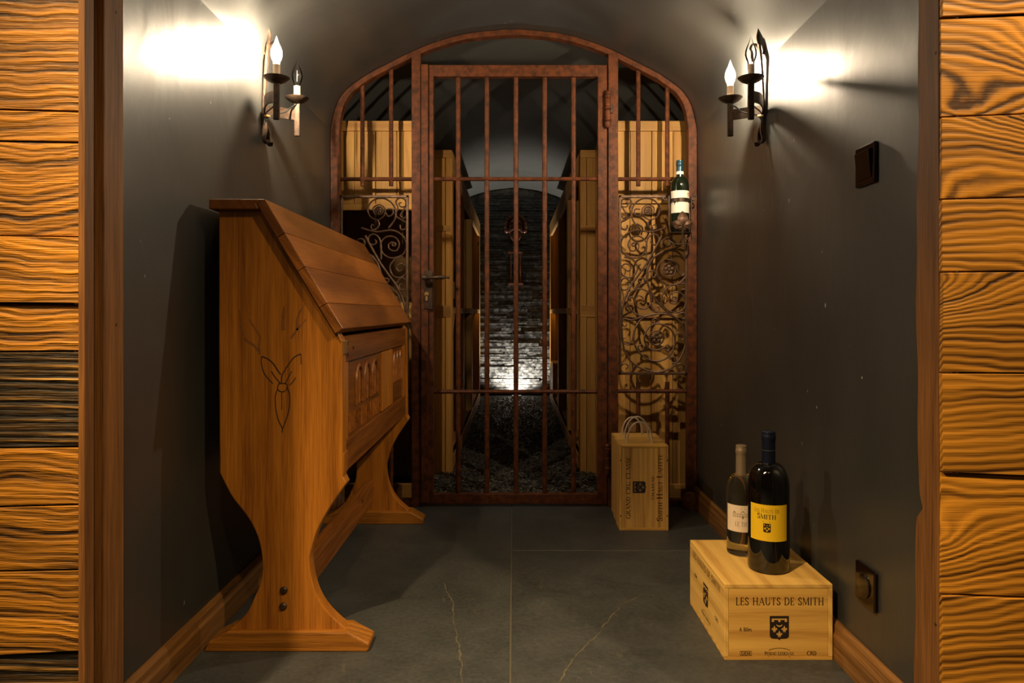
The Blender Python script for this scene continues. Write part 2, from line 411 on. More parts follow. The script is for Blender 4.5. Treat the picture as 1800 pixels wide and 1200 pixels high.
FLEUR = [[(0,1),(-.16,.68),(-.09,.34),(.09,.34),(.16,.68)], [(-.1,.34),(-.2,.62),(-.4,.66),(-.5,.46),(-.4,.36),(-.34,.48),(-.24,.34)], [(.1,.34),(.2,.62),(.4,.66),(.5,.46),(.4,.36),(.34,.48),(.24,.34)],
         [(-.26,.24),(.26,.24),(.26,.34),(-.26,.34)], [(-.08,.24),(0,0),(.08,.24)], [(-.1,.24),(-.26,.08),(-.16,.06)], [(.1,.24),(.26,.08),(.16,.06)]]
def crest(w, h):
    """shield field and pale charges, origin at the shield centre"""
    a, b = w/2, h/2; r = .16 * w
    sh = [(-a, b), (a, b), (a, -b*.72)] + [(a - r + r*math.cos(t), -b*.72 - (b*.2)*math.sin(t)) for t in (.4, .9, 1.4)] + [(a*.12, -b*.94), (0, -b*1.06), (-a*.12, -b*.94)] + [(-a + r - r*math.cos(t), -b*.72 - (b*.2)*math.sin(t)) for t in (1.4, .9, .4)] + [(-a, -b*.72)]
    pale = rect2d(-a*.8, a*.8, b*.66, b*.78)
    for x in (-.68, 0, .68): pale += [[((x-.1)*a, b*.66), ((x+.1)*a, b*.66), ((x+.13)*a, b*.5), ((x-.13)*a, b*.5)]]
    if True:
        o = arc(0, b*.30, a*.32, b*.22, 195, 345, 8); i = arc(0, b*.38, a*.30, b*.20, 205, 335, 8)
        pale += [[o[k], o[k+1], i[k+1], i[k]] for k in range(8)]
    for x, y in ((-.52, -.42), (.52, -.42), (0, -.85)): pale += [[(p[0]*a*.62 + x*a, p[1]*b*.62 + y*b) for p in q] for q in FLEUR]
    cols = []; low = sh[1:]; low = low[1:]                     # lower outline from right to left
    def ylow(x):
        for p, q in zip(low[:-1], low[1:]):
            if min(p[0], q[0]) - 1e-9 <= x <= max(p[0], q[0]) + 1e-9 and abs(p[0]-q[0]) > 1e-9:
                return p[1] + (q[1]-p[1]) * (x - p[0]) / (q[0] - p[0])
        return -b * .72
    N = 14
    for i in range(N):
        x0, x1 = -a + w*i/N, -a + w*(i+1)/N
        cols.append([(x0, b), (x1, b), (x1, ylow(x1)), (x0, ylow(x0))])
    return cols, pale

# ================================================================== THE SETTING
SEC = [(-.7785,0),(-.7785,1.601),(-.7616,1.681),(-.737,1.737),(-.696,1.783),(-.6156,1.839),(-.535,1.8805),(-.428,1.934),(-.331,1.973),(-.209,2.007),(-.0876,2.0216)]
up = [Vector((x, z, 0)) for x, z in SEC[1:]]
ARC = catmull(up + [Vector((0, 2.0265, 0))] + [Vector((-p.x, p.y, 0)) for p in reversed(up)], 4)
ARC = [(p.x, p.y) for p in ARC]
XW, YF, YG = .7785, 1.215, 3.04

# floor: slabs with joints
fl = sempty('floor', (0, 1.9, 0))
MB().box(-3, 3, -3.2, 1.2, -.06, -.002).build('front_floor', M['slate'], fl)
MB().box(-1.2, 1.2, 1.2, 3.12, -.06, -.0012).build('floor_bed', M['grout'], fl)
jx = -.008
for (x0, x1, y0, y1) in ((-.80, jx-.0022, .9, 3.10), (jx+.0022, .80, .9, 2.462), (jx+.0022, .80, 2.468, 3.10)):
    MB().box(x0, x1, y0, y1, -.05, 0).build('slab', M['slate'], fl, bevel=.0015, seg=1)
def floor_ribbon(pts, w):
    m = MB(); q = [Vector((p.x, p.y, 0)) for p in [P(u, v, H * F / (v - V0)) for u, v in pts]]
    fine = []
    for a, b in zip(q[:-1], q[1:]):
        for j in range(6): fine.append(a.lerp(b, j/6) + Vector((random.uniform(-.0035,.0035), random.uniform(-.0035,.0035), 0)))
    fine.append(q[-1]); vs = []
    for i, p in enumerate(fine):
        t = (fine[min(i+1, len(fine)-1)] - fine[max(i-1, 0)]).normalized(); n = Vector((-t.y, t.x, 0)) * w * random.uniform(.25, 1) 
        vs += [p - n + Vector((0,0,.0008)), p + n*.6 + Vector((0,0,.0008))]
    m.add(vs, [(2*i, 2*i+1, 2*i+3, 2*i+2) for i in range(len(fine)-1)])
    return m.build('vein', M['vein'], fl)
floor_ribbon([(780,1023),(790,1045),(798,1065),(797,1090),(802,1112),(806,1135),(811,1165),(814,1200)], .0036)
floor_ribbon([(1130,1045),(1094,1062),(1072,1088),(1050,1116),(1022,1142),(1003,1165),(984,1200)], .0036)
floor_ribbon([(632,1111),(650,1109),(672,1110),(692,1107)], .0016)
floor_ribbon([(1195,930),(1209,942),(1218,960)], .0016)

# corridor walls and vault
struct(MB().box(-.86, -XW, YF, 3.06, -.05, 1.602).build('wall_left', M['plaster']))
struct(MB().box(XW, .86, YF, 3.06, -.05, 1.602).build('wall_right', M['plaster']))
m = MB(); n = len(ARC); NY = 10
outer = [(x * 1.09, 1.601 + (z - 1.601) * 1.16 + .0) for x, z in ARC]
for yy in (YF, 3.06): m.v += [(x, yy, z) for x, z in ARC]
for yy in (YF, 3.06): m.v += [(x, yy, z) for x, z in outer]
for i in range(n-1):
    m.f += [(i, i+1, n+i+1, n+i), (2*n+i, 3*n+i, 3*n+i+1, 2*n+i+1), (i, 2*n+i, 2*n+i+1, i+1), (n+i, n+i+1, 3*n+i+1, 3*n+i)]
struct(m.build('ceiling', M['plaster'], smooth=True))

# wall that carries the gate arch (cellar side)
full = [(-XW, 0)] + ARC + [(XW, 0)]
outp = []
for x, z in full:
    if z < 1.55: outp.append((math.copysign(1.25, x), z))
    else:
        t = (z - 1.55) / (2.03 - 1.55); a = math.atan2(z - 1.2, x); r = 3
        X, Z = 1.25, 2.3
        c, s_ = math.cos(a), math.sin(a); k = min(X / abs(c) if abs(c) > 1e-6 else 9, (Z - 1.2) / s_ if s_ > 1e-6 else 9)
        outp.append((c * k, 1.2 + s_ * k))
m = MB(); n = len(full)
for pl, yy in ((full, 3.061), (full, 3.10), (outp, 3.061), (outp, 3.10)): m.v += [(x, yy, z) for x, z in pl]
for i in range(n-1): m.f += [(i, i+1, 2*n+i+1, 2*n+i), (n+i, 3*n+i, 3*n+i+1, n+i+1), (i, n+i, n+i+1, i+1)]
struct(m.build('wall_gate', M['cellar']))

# baseboards: stepped moulding
for sgn, side in ((-1, 'left'), (1, 'right')):
    prof = [(XW, 0), (XW-.018, 0), (XW-.018, .058), (XW-.013, .064), (XW-.013, .078), (XW-.006, .088), (XW, .088)]
    struct(MB().prism([(sgn*x, z) for x, z in prof], 'y', YF, 3.015).build('baseboard_' + side, M['base'], bevel=.001, seg=1))
    q = MB().lathe([(.0001,0),(.030,0),(.034,.02),(.030,.05),(.018,.068),(.0001,.072)], (sgn*.742, 2.985, 0), 20)
    tag(q.build('corner_block', M['jamb'], None, True), 'rounded wooden end block where the %s baseboard meets the gate' % ('bottle crate side' if sgn > 0 else 'desk side'), 'block')

# front partition: reclaimed planks either side of the opening
def plank_wall(name, xin, sgn, yf, edges, mats, thick):
    root = sempty(name, (sgn * 1.2, yf + thick, 0))
    MB().box(*sorted((sgn*(xin+.03), sgn*1.9)), yf + thick, yf + thick + .03, 0, 2.45).build('backing', M['jamb'], root)
    xo = sgn * 1.9; xi = sgn * xin
    ui = U0 + xi * F / yf; ue = 0 if sgn < 0 else 1800
    for k in range(len(edges) - 1):
        (a0, a1), (b0, b1) = edges[k], edges[k+1]      # (v at photo border, v at inner edge)
        def zz(pair, x):
            u = U0 + x * F / yf; t = (u - ue) / (ui - ue); t = max(t, -.4); v = pair[0] + (pair[1] - pair[0]) * t
            return H + (V0 - v) * yf / F
        g = .0012; dy = random.uniform(-.0035, .0035)
        poly = [(xi + random.uniform(-.001,.001), zz(a0 and (a0, a1) or (a0, a1), xi) - g), (xo, zz((a0, a1), xo) - g), (xo, zz((b0, b1), xo) + g), (xi + random.uniform(-.001,.001), zz((b0, b1), xi) + g)]
        MB().prism(poly, 'y', yf + dy, yf + thick).build('plank', M[mats[k % len(mats)]], root, bevel=.0012)
    return root
eL = [(-1100,-1100),(-900,-900),(-690,-700),(-480,-480),(-260,-255),(-45,-20),(165,196),(230,250),(402,416),(522,534),(624,617),(800,785),(912,886),(1020,1000),(1198,1144),(1330,1300),(1480,1480)]
mL = ['plank','plank_dark','plank','plank','plank','plank','plank','plank','plank','plank','plank_dark','plank','plank','plank','plank_dark','plank']
plank_wall('wall_front_left', .668, -1, 1.098, eL, mL, .019)
eR = [(-1100,-1100),(-880,-880),(-660,-660),(-440,-430),(-215,-220),(-10,30),(165,205),(322,350),(470,478),(660,655),(875,830),(1085,1045),(1290,1260),(1470,1470)]
plank_wall('wall_front_right', .6695, 1, 1.112, eR, ['plank_right'], .007)
struct(MB().box(-3, 3, 1.15, 1.21, 2.02, 2.6).build('wall_front_top', M['room']))
# jambs
m = MB(); m.box(-.73, -.660, 1.146, 1.204, 0, 2.06); struct(m.build('trim_1', M['jamb'], bevel=.002))
pts = []; z = 0
back = []
while z <= 2.06:
    vpx = V0 + (H - z) * F / 1.2
    nick = -.012 * math.exp(-((vpx - 885) / 14) ** 2)
    back.append((1.199 + .003 * math.sin(z * 9) + .002 * math.sin(z * 31 + 1) + nick + (.006 if vpx > 900 else 0), z)); z += .02
m = MB(); m.prism([(1.138, 0)] + back + [(1.138, back[-1][1])], 'x', .680, .75); struct(m.build('trim_2', M['jamb'], bevel=.0015))
struct(MB().box(-.73, .75, 1.14, 1.205, 2.0, 2.07).build('trim_3', M['jamb'], bevel=.002))
struct(MB().box(-.6695, -.6595, 1.0930, 1.1175, 0, 2.3).build('trim_4', M['jamb'], bevel=.001))
struct(MB().box(-.73, -.690, 1.1176, 1.1459, 0, 2.06).build('trim_5', M['jamb']))
struct(MB().box(.700, .75, 1.1192, 1.1379, 0, 2.06).build('trim_6', M['jamb']))
# blocking between the jambs and the corridor walls
struct(MB().box(-1.9, -.70, 1.15, 1.215, 0, 2.3).build('wall_return_left', M['plaster']))
struct(MB().box(.72, 1.9, 1.15, 1.215, 0, 2.3).build('wall_return_right', M['plaster']))
# nail heads on the jambs
j1 = bpy.data.objects['trim_1']; j2 = bpy.data.objects['trim_2']
for u, v in ((186, 571), (199, 12)):
    z = H + (V0 - v) * 1.16 / F; MB().ball((-.660, 1.152 + random.random()*.03, z), .003, 5, (.4,1,1)).build('nail', M['iron'], j1, True)
for u, v in ((1640, 95), (1645, 1095)):
    z = H + (V0 - v) * 1.15 / F; MB().ball((.680, 1.146, z), .003, 5, (.4,1,1)).build('nail', M['iron'], j2, True)
# the room the camera stands in
struct(MB().box(-3, 3, -3.3, -3.2, 0, 2.6).build('wall_rear', M['room']))
struct(MB().box(-3.1, -3, -3.2, 1.2, 0, 2.6).build('wall_room_left', M['room']))
struct(MB().box(3, 3.1, -3.2, 1.2, 0, 2.6).build('wall_room_right', M['room']))
struct(MB().box(-3, 3, -3.2, 1.15, 2.5, 2.6).build('ceiling_room', M['room']))

# cellar beyond the gate
YB = 7.25
struct(MB().box(-1.2, 1.2, 3.10, YB, -.08, -.02).build('floor_cellar', M['slate']))
struct(MB().box(-1.3, -1.18, 3.10, YB + .1, -.05, 2.1).build('wall_cellar_left', M['cellar']))
struct(MB().box(1.18, 1.3, 3.10, YB + .1, -.05, 2.1).build('wall_cellar_right', M['cellar']))
m = MB(); cs = [(-1.2 + 2.4 * i / 32) for i in range(33)]
for yy in (3.10, YB + .1):
    m.v += [(x, yy, 2.085 - .42 * x * x) for x in cs]
for yy in (3.10, YB + .1):
    m.v += [(x, yy, 2.2 - .42 * x * x) for x in cs]
n = 33
for i in range(32): m.f += [(i, i+1, n+i+1, n+i), (2*n+i, 3*n+i, 3*n+i+1, 2*n+i+1)]
struct(m.build('ceiling_cellar', M['cellar'], smooth=True))
# back wall of stacked slate strips
wb = sempty('wall_back', (0, YB + .05, 0))
MB().box(-1.2, 1.2, YB + .03, YB + .1, -.05, 2.2).build('backing', M['stone'], wb)
vis, rest = [], []
rng = random.Random(3); z = 0.0; row = 0
while z < 2.09:
    hgt = rng.uniform(.019, .036); x = -.80 + rng.uniform(-.1, 0)
    while x < .80:
        L = rng.uniform(.10, .34); top = 2.06 - .66 * (abs(x + L/2)) ** 2
        if z + hgt < top:
            dep = rng.uniform(.0, .034)
            (vis if (x + L > -.36 and x < .38 and z > .0) else rest).append((x, x + L - .003, YB - dep, z, z + hgt - .0042, rng.uniform(-.005, .005)))
        x += L
    z += hgt
if len(vis) > 300:
    vis.sort(key=lambda q: -(q[1]-q[0])*(q[4]-q[3])); rest += vis[300:]; vis = vis[:300]
def stone(m, q):
    x0, x1, y0, z0, z1, tw = q
    m.add([(x0,y0+tw,z0),(x1,y0-tw,z0+.001),(x1,YB+.035,z0),(x0,YB+.035,z0),(x0,y0+tw+.004,z1),(x1,y0-tw+.004,z1),(x1,YB+.035,z1),(x0,YB+.035,z1)],
          [(0,3,2,1),(4,5,6,7),(0,1,5,4),(1,2,6,5),(2,3,7,6),(3,0,4,7)]); return m
for q in vis: stone(MB(), q).build('stone', M['stone'], wb)
m = MB(); [stone(m, q) for q in rest]; o = m.build('stone_courses', M['stone'], wb); o['kind'] = 'stuff'

# slate chips on the cellar floor
m = MB(); rng = random.Random(5)
for k in range(9000):
    y = 3.12 + 3.9 * (k / 9000) ** 1.7 ; x = rng.uniform(-.42, .42) if y < 3.72 else rng.uniform(-.32, .345)
    if y > 3.14 and abs(x) > .43: x = rng.uniform(-.4, .42)
    r = rng.uniform(.005, .013); c = Vector((x, y, rng.uniform(-.018, -.004)))
    a = rng.uniform(0, 6.28); ca, sa = math.cos(a), math.sin(a)
    pr = [(r*rng.uniform(.7,1.3),0,0),(0,r*rng.uniform(.6,1.2),0),(-r,0,0),(0,-r*.8,0),(0,0,r*rng.uniform(.35,.8)),(0,0,-r*.4)]
    m.add([(c.x + px*ca - py*sa, c.y + px*sa + py*ca, c.z + pz) for px, py, pz in pr], [(0,1,4),(1,2,4),(2,3,4),(3,0,4),(1,0,5),(2,1,5),(3,2,5),(0,3,5)])
o = m.build('gravel', M['gravel']); o['kind'] = 'stuff'; tag(o, 'dark grey slate gravel strewn over the cellar floor', 'gravel')

# ================================================================== THE GATE
def gx(u): return (u - U0) * YG / F
def gz(v): return H + (V0 - v) * YG / F
gf = thing('gate_frame', 'rusty iron arched frame with side bars and scrollwork panels around the gate door', 'gate frame', (0, YG, 0))
leg = [(-XW + .001, 0), (-XW + .001, .8)] + [(x * .9987, z - .001) for x, z in ARC] + [(XW - .001, .8), (XW - .001, 0)]
m = MB(); N = len(leg); inn = []
for i in range(N):
    a = Vector(leg[max(i-1, 0)]); b = Vector(leg[min(i+1, N-1)]); t = (b - a).normalized(); nn = Vector((t.y, -t.x))
    z = leg[i][1]; wdt = .040 if z < 1.55 else .040 - .017 * min(1, (z - 1.55) / .25)
    inn.append((leg[i][0] + nn.x * wdt, leg[i][1] + nn.y * wdt))
for pl, yy in ((leg, 3.015), (inn, 3.015), (leg, 3.058), (inn, 3.058)): m.v += [(x, yy, z) for x, z in pl]
for i in range(N-1): m.f += [(i, i+1, N+i+1, N+i), (2*N+i, 3*N+i, 3*N+i+1, 2*N+i+1), (i, 2*N+i, 2*N+i+1, i+1), (N+i, N+i+1, 3*N+i+1, 3*N+i)]
m.f += [(0, N, 3*N, 2*N), (N-1, 3*N-1, 4*N-1, 2*N-1)]
m.build('arch', M['rust'], gf, bevel=.002, seg=1)
def arch_z(x):
    for a, b in zip(ARC[:-1], ARC[1:]):
        if a[0] <= x <= b[0]: return a[1] + (b[1]-a[1]) * (x - a[0]) / (b[0]-a[0] + 1e-9)
    return 1.6
for u0, u1 in ((725, 741), (1068, 1085)):
    x0, x1 = gx(u0), gx(u1); MB().box(x0, x1, 3.012, 3.058, 0, min(arch_z(x0), arch_z(x1)) - .008).build('post', M['rust'], gf, bevel=.002)
RB = .0095
for u in (637, 687.5, 1122, 1173):
    x = gx(u); MB().tube([(x, YG, arch_z(x) - .012), (x, YG, gz(327))], RB, 8).build('bar', M['rust'], gf, True)
    MB().tube([(x, YG, gz(671)), (x, YG, .012)], RB, 8).build('bar', M['rust'], gf, True)
for (a, b) in ((598, 727), (1083, 1212)):
    for v in (315, 687): MB().tube([(gx(a), YG - .004, gz(v)), (gx(b), YG - .004, gz(v))], .0085, 8).build('crossbar', M['rust'], gf, True)
    MB().box(gx(a), gx(b), 3.02, 3.055, 0, .03).build('sill_rail', M['rust'], gf, bevel=.002)

# scrollwork: centre lines read from the right-hand panel, mirrored for the left-hand one
SC = [
 [(300,290),(255,375),(200,470),(140,555),(95,620),(55,720),(44,820),(45,920),(65,1030),(120,1105),(210,1148),(290,1155),(370,1122),(430,1045),(452,940),(420,845),(350,795),(265,787),(180,812),(130,880),(122,965),(165,1045),(250,1088),(335,1065),(382,985),(370,905),(320,862),(260,850),(208,885),(188,945),(210,1000),(262,1018),(315,1000),(335,985),(350,1005),(335,1025),(320,1012)],
 [(400,820),(330,770),(255,690),(208,590),(208,505),(248,430),(320,388),(395,392),(450,455),(455,535),(412,590),(345,602),(290,572),(268,515),(288,462),(345,443),(392,470),(402,512),(425,545),(445,530),(440,515)],
 [(245,425),(320,388),(380,370),(430,345)],
 [(425,632),(450,628),(452,602),(420,594),(350,612),(306,660),(300,712),(332,762),(390,779),(440,752),(450,700),(422,656),(376,650),(346,680),(352,716),(380,722),(396,704),(380,692)],
 [(260,790),(180,802),(112,772),(80,712),(100,652),(160,628),(215,652),(236,702),(202,752),(150,747),(128,704),(150,672),(180,686),(172,708)],
 [(128,704),(110,678),(95,690),(106,704)],
 [(326,240),(230,265),(130,255),(62,290),(38,350),(60,408),(130,432),(188,402),(203,342),(165,297),(112,300),(84,342),(104,386),(145,376),(152,346),(128,330),(112,345)],
 [(152,240),(112,185),(108,125),(138,76),(190,52),(250,65),(285,115),(270,168),(222,188),(182,162),(176,118),(212,92),(250,114),(242,152)],
 [(222,188),(212,222),(240,252),(264,240),(258,218),(246,226)],
 [(176,135),(155,165),(124,150),(130,122),(160,122)],
 [(80,222),(72,250),(44,244),(40,208),(75,186),(108,158),(92,112),(107,74),(80,50),(46,64),(44,100),(74,106),(86,86),(70,78)],
 [(44,100),(60,130),(76,160),(56,180),(44,165)],
 [(60,425),(112,440),(144,490),(122,545),(80,556),(44,532),(40,492),(70,468),(102,488),(88,516),(70,506)],
 [(105,600),(85,570),(58,560),(36,592),(46,632),(76,632),(86,606),(66,596)],
 [(182,802),(110,826),(60,818),(46,845),(62,868),(76,852)],
 [(122,900),(112,950),(88,982),(54,972),(50,944),(70,942)],
 [(110,1098),(112,1145),(80,1166),(42,1150),(38,1118),(66,1104),(86,1122),(70,1138)],
 [(370,1122),(420,1104),(448,1126),(438,1160),(408,1152),(412,1128),(428,1132)],
 [(384,960),(388,922),(410,906),(436,920),(436,952),(416,950)],
 [(395,800),(420,782),(448,786),(452,812),(430,818),(424,802)],
 [(208,560),(216,522),(245,513),(264,536),(246,556),(230,540)],
 [(228,640),(232,720),(246,766),(276,770),(282,748),(266,744)],
 [(120,630),(160,602),(188,590),(184,562),(154,566),(152,582),(168,586)],
 [(200,440),(200,350),(215,300),(250,280),(280,300),(275,335),(248,348),(228,330),(240,314)],
 [(350,415),(362,435),(345,450),(300,452)],
 [(262,850),(240,835),(255,818),(280,828),(278,845)],
 [(188,990),(180,1015),(155,1015),(150,990),(168,985)],
 [(350,1080),(358,1062),(385,1068),(388,1095),(365,1098)],
]
RINGS = [(265,940,46),(345,508,42),(212,130,24),(380,692,14),(330,335,26),(118,345,10)]
def crop(c): return (1080 + .275 * c[0], 335 + .275 * c[1])
for mir in (1, -1):
    def sp(c, dy=0):
        u, v = crop(c); x = gx(u)
        return Vector((x if mir > 0 else -x - .0005, YG - .012 + dy, gz(v)))
    pn = bpy.data.objects.new('scroll_panel', None); COL.objects.link(pn); pn.parent = gf
    xa, xb = sorted((sp((24,0)).x, sp((462,0)).x)); za, zb = gz(658), gz(344)
    fr = MB()
    for a in ((xa, xa+.011, za, zb), (xb-.011, xb, za, zb), (xa, xb, za, za+.011), (xa, xb, zb-.011, zb)): fr.box(a[0], a[1], YG-.019, YG-.005, a[2], a[3])
    fr.build('panel_frame', M['scroll'], pn, bevel=.0015, seg=1)
    for k, pl in enumerate(SC):
        r0 = .0050 if k < 2 else .0040
        pts = catmull([sp(c) for c in pl], 5)
        MB().tube(pts, lambda t, r0=r0: r0 * (1 - .25 * t), 6, up=Vector((0,1,0))).build('scroll', M['scroll'], pn, True)
    for cx, cy, r in RINGS:
        MB().tube([sp((cx + r*math.cos(a), cy + r*math.sin(a))) for a in [2*PI*i/18 for i in range(18)]], .0040, 6, closed=True, up=Vector((0,1,0))).build('ring', M['scroll'], pn, True)
        if r > 20 and r != 26:
            f = MB(); c = sp((cx, cy), -.004); rr = r * .275 * YG / F
            for i in range(5):
                a = 2*PI*i/5 + .3; f.ball((c.x + .5*rr*math.cos(a), c.y, c.z + .5*rr*math.sin(a)), rr*.34, 5, (1,.5,1))
            f.ball(c, rr*.3, 5); f.build('rosette', M['scroll'], pn, True)

# door leaf
gd = thing('gate_door', 'tall rusty iron barred gate door with lever handle, closed in the arch', 'gate', (0, YG, 0))
DX0, DX1, DZ1 = gx(743), gx(1066), gz(117)
MB().box(DX0, gx(763), 3.018, 3.053, .012, DZ1).build('stile', M['rust'], gd, bevel=.002)
MB().box(gx(1050), DX1, 3.018, 3.053, .012, DZ1).build('stile', M['rust'], gd, bevel=.002)
MB().box(gx(763)-.001, gx(1050)+.001, 3.018, 3.053, gz(137), DZ1).build('rail', M['rust'], gd, bevel=.002)
MB().box(gx(763)-.001, gx(1050)+.001, 3.018, 3.053, .012, gz(866)).build('rail', M['rust'], gd, bevel=.002)
MB().box(DX0 - .002, gx(754), 3.004, 3.018, .02, DZ1 - .002).build('stop_flange', M['rust'], gd, bevel=.001)
for u in (805.5, 856, 907, 957.5, 1008):
    MB().tube([(gx(u), YG, gz(866) - .004), (gx(u), YG, gz(137) + .004)], .0105, 8).build('bar', M['rust'], gd, True)
for v in (315, 688): MB().tube([(gx(761), YG - .004, gz(v)), (gx(1052), YG - .004, gz(v))], .0088, 8).build('crossbar', M['rust'], gd, True)
def hinge(vtop, vbot):
    z0, z1 = gz(vbot), gz(vtop); hh = z1 - z0; x = gx(1066.5)
    pr = [(.0001,0),(.008,.01),(.012,.06),(.0135,.12),(.014,.16),(.010,.18),(.0145,.20),(.0145,.25),(.011,.27),(.0125,.30),(.0125,.46),(.0095,.48),(.014,.50),(.014,.55),(.0095,.57),(.0125,.60),(.0125,.76),(.010,.78),(.014,.80),(.014,.86),(.009,.88),(.013,.92),(.010,.97),(.0001,1)]
    b = MB().lathe([(r, h*hh) for r, h in pr], (x, 3.002, z0), 16).build('hinge', M['rust'], gd, True)
    MB().box(x-.003, x+.022, 3.004, 3.012, z0 + .4*hh, z0 + .62*hh).build('hinge_plate', M['iron'], b, bevel=.001)
hinge(163, 229); hinge(776, 832)
pl = MB().box(gx(747.5), gx(762), 3.001, 3.006, gz(543), gz(476)).build('lock_plate', M['iron'], gd, bevel=.0015)
MB().lathe([(.0001,-.004),(.009,-.004),(.0095,.006),(.0001,.006)], (gx(752), 3.000, gz(517)), 14, 'y').build('key_cylinder', M['brass'], pl, True)
MB().box(gx(752)-.005, gx(752)+.005, 2.996, 3.004, gz(529), gz(518)).build('key_cylinder', M['brass'], pl, bevel=.001)
hd = MB().lathe([(.0001,0),(.013,.0),(.015,.008),(.011,.02),(.010,.045),(.0001,.046)], (gx(750), 2.960, gz(489)), 16, 'y').build('handle_rosette', M['iron'], gd, True)
lv = [(gx(748), 2.965, gz(489)), (gx(757), 2.963, gz(489.5)), (gx(764), 2.962, gz(489.5)), (gx(774), 2.962, gz(489)), (gx(783), 2.963, gz(488.5)), (gx(790), 2.965, gz(489)), (gx(793), 2.966, gz(489.5))]
rad = [.011,.007,.006,.0085,.0085,.0045,.006]
MB().tube(catmull(lv, 3), lambda t: rad[min(6, int(t*6.99))], 10).build('lever', M['iron'], hd, True)

# iron bottle holder hooked on the frame, and its bottle
BX, BY, BZ = P(1195, 0, 2.945).x, 2.945, 1.1545
bh = thing('bottle_holder', 'wrought iron bottle holder with leaf and scrolls hung on the gate frame', 'bottle holder', (BX, BY, BZ - .06))
zs = P(0, 353, BY).z
MB().strip([(BX + .041*math.cos(a), BY + .041*math.sin(a), zs) for a in [2*PI*i/24 for i in range(25)]], (0,0,1), .014, .0025).build('strap', M['iron'], bh)
for s_ in (-1, 1):
    x = BX + s_ * .0465
    MB().strip([(x, BY-.004, zs + .02), (x, BY-.004, BZ + .03), (x - s_*.006, BY-.004, BZ - .005), (x - s_*.02, BY-.004, BZ - .03)], (0,1,0), .012, .004).build('side_bar', M['iron'], bh)
    c = (x + s_*.016, BY + .01, zs + .018)
    sp_ = [(c[0] - s_*(.015 - .0011*i)*math.cos(i*.55), c[1], c[2] - (.015 - .0011*i)*math.sin(i*.55)) for i in range(12)]
    MB().strip(sp_, (0,1,0), .01, .003).build('curl', M['iron'], bh)
MB().strip([(BX + .058, BY + .012, zs + .004), (BX + .060, BY + .03, zs), (BX + .066, BY + .07, zs)], (0,0,1), .02, .004).build('hook', M['iron'], bh)
MB().strip([(BX - .02 - .047, BY + .01, zs + .01), (BX - .062, BY + .05, zs + .01), (BX - .058, BY + .075, zs + .01)], (0,0,1), .012, .004).build('hook', M['iron'], bh)
MB().lathe([(.0001,-.004),(.046,-.004),(.047,.0),(.0001,.0)], (BX, BY, BZ), 24).build('tray', M['iron'], bh, True)
def petal(m, base, tip, wid, bulge):
    b, t = Vector(base), Vector(tip); d = t - b; side = Vector((d.z, 0, -d.x)).normalized()
    vs = []; n = 8
    for i in range(n+1):
        f = i / n; ww = wid * math.sin(PI * f ** .8) ** .7 if 0 < f < 1 else .0005
        c = b + d * f + Vector((0, -bulge * math.sin(PI*f), 0))
        vs += [c - side*ww + Vector((0,.004,0)), c + Vector((0,-.004,0)), c + side*ww + Vector((0,.004,0)), c + Vector((0,.006,0))]
    m.add(vs, [(4*i+k, 4*i+(k+1)%4, 4*i+4+(k+1)%4, 4*i+4+k) for i in range(n) for k in range(4)] + [(3,2,1,0), (4*n,4*n+1,4*n+2,4*n+3)])
yl = BY - .046; cz = P(0, 396, yl).z
for tip, wd in (((BX+.002, cz+.060), .023), ((BX-.042, cz+.012), .019), ((BX+.044, cz+.014), .019), ((BX-.026, cz-.016), .012), ((BX+.028, cz-.016), .012)):
    mm = MB(); petal(mm, (BX+.002, yl, cz - .004), (tip[0], yl + .006, tip[1]), wd, .006); mm.build('leaf', M['scroll'], bh, True)
MB().tube([(BX+.002, yl + .004, cz - .004), (BX+.002, yl + .008, cz - .05), (BX - .004, yl + .02, cz - .07)], .0045, 8).build('stem', M['iron'], bh, True)
MB().strip([(BX-.05, BY, BZ-.03), (BX-.03, BY-.01, BZ-.045), (BX, BY-.012, BZ-.05), (BX+.03, BY-.01, BZ-.045), (BX+.05, BY, BZ-.03), (BX+.05, BY, BZ-.002)], (0,1,0), .012, .004).build('cradle', M['iron'], bh)

def bottle_profile(h, r, neck_r, sh0, sh1):
    pr = [(.0001, .004), (r*.62, .002), (r*.86, 0), (r*.97, .003), (r, .010), (r, sh0)]
    for i in range(1, 9):
        t = i / 9; a = t * PI / 2
        pr.append((neck_r + (r - neck_r) * math.cos(a) ** .95, sh0 + (sh1 - sh0) * math.sin(a) ** 1.0))
    pr += [(neck_r*1.0, sh1), (neck_r*.94, h - .055), (neck_r*.92, h - .012)]
    return pr + [(neck_r*.92, h - .003), (.0001, h - .003)]
def label_mesh(c, r, z0, z1, a0, a1, n=20):
    m = MB(); vs = []
    for i in range(n+1):
        a = a0 + (a1 - a0) * i / n
        for zz in (z0, z1): vs.append((c[0] + r*math.cos(a), c[1] + r*math.sin(a), c[2] + zz))
    return m.add(vs, [(2*i, 2*i+2, 2*i+3, 2*i+1) for i in range(n)])
def cyl(c, r, a_mid):           # maps label coordinates (x along arc, y up) onto the bottle
    return lambda x, y: (c[0] + r*math.cos(a_mid + x/r), c[1] + r*math.sin(a_mid + x/r), c[2] + y)
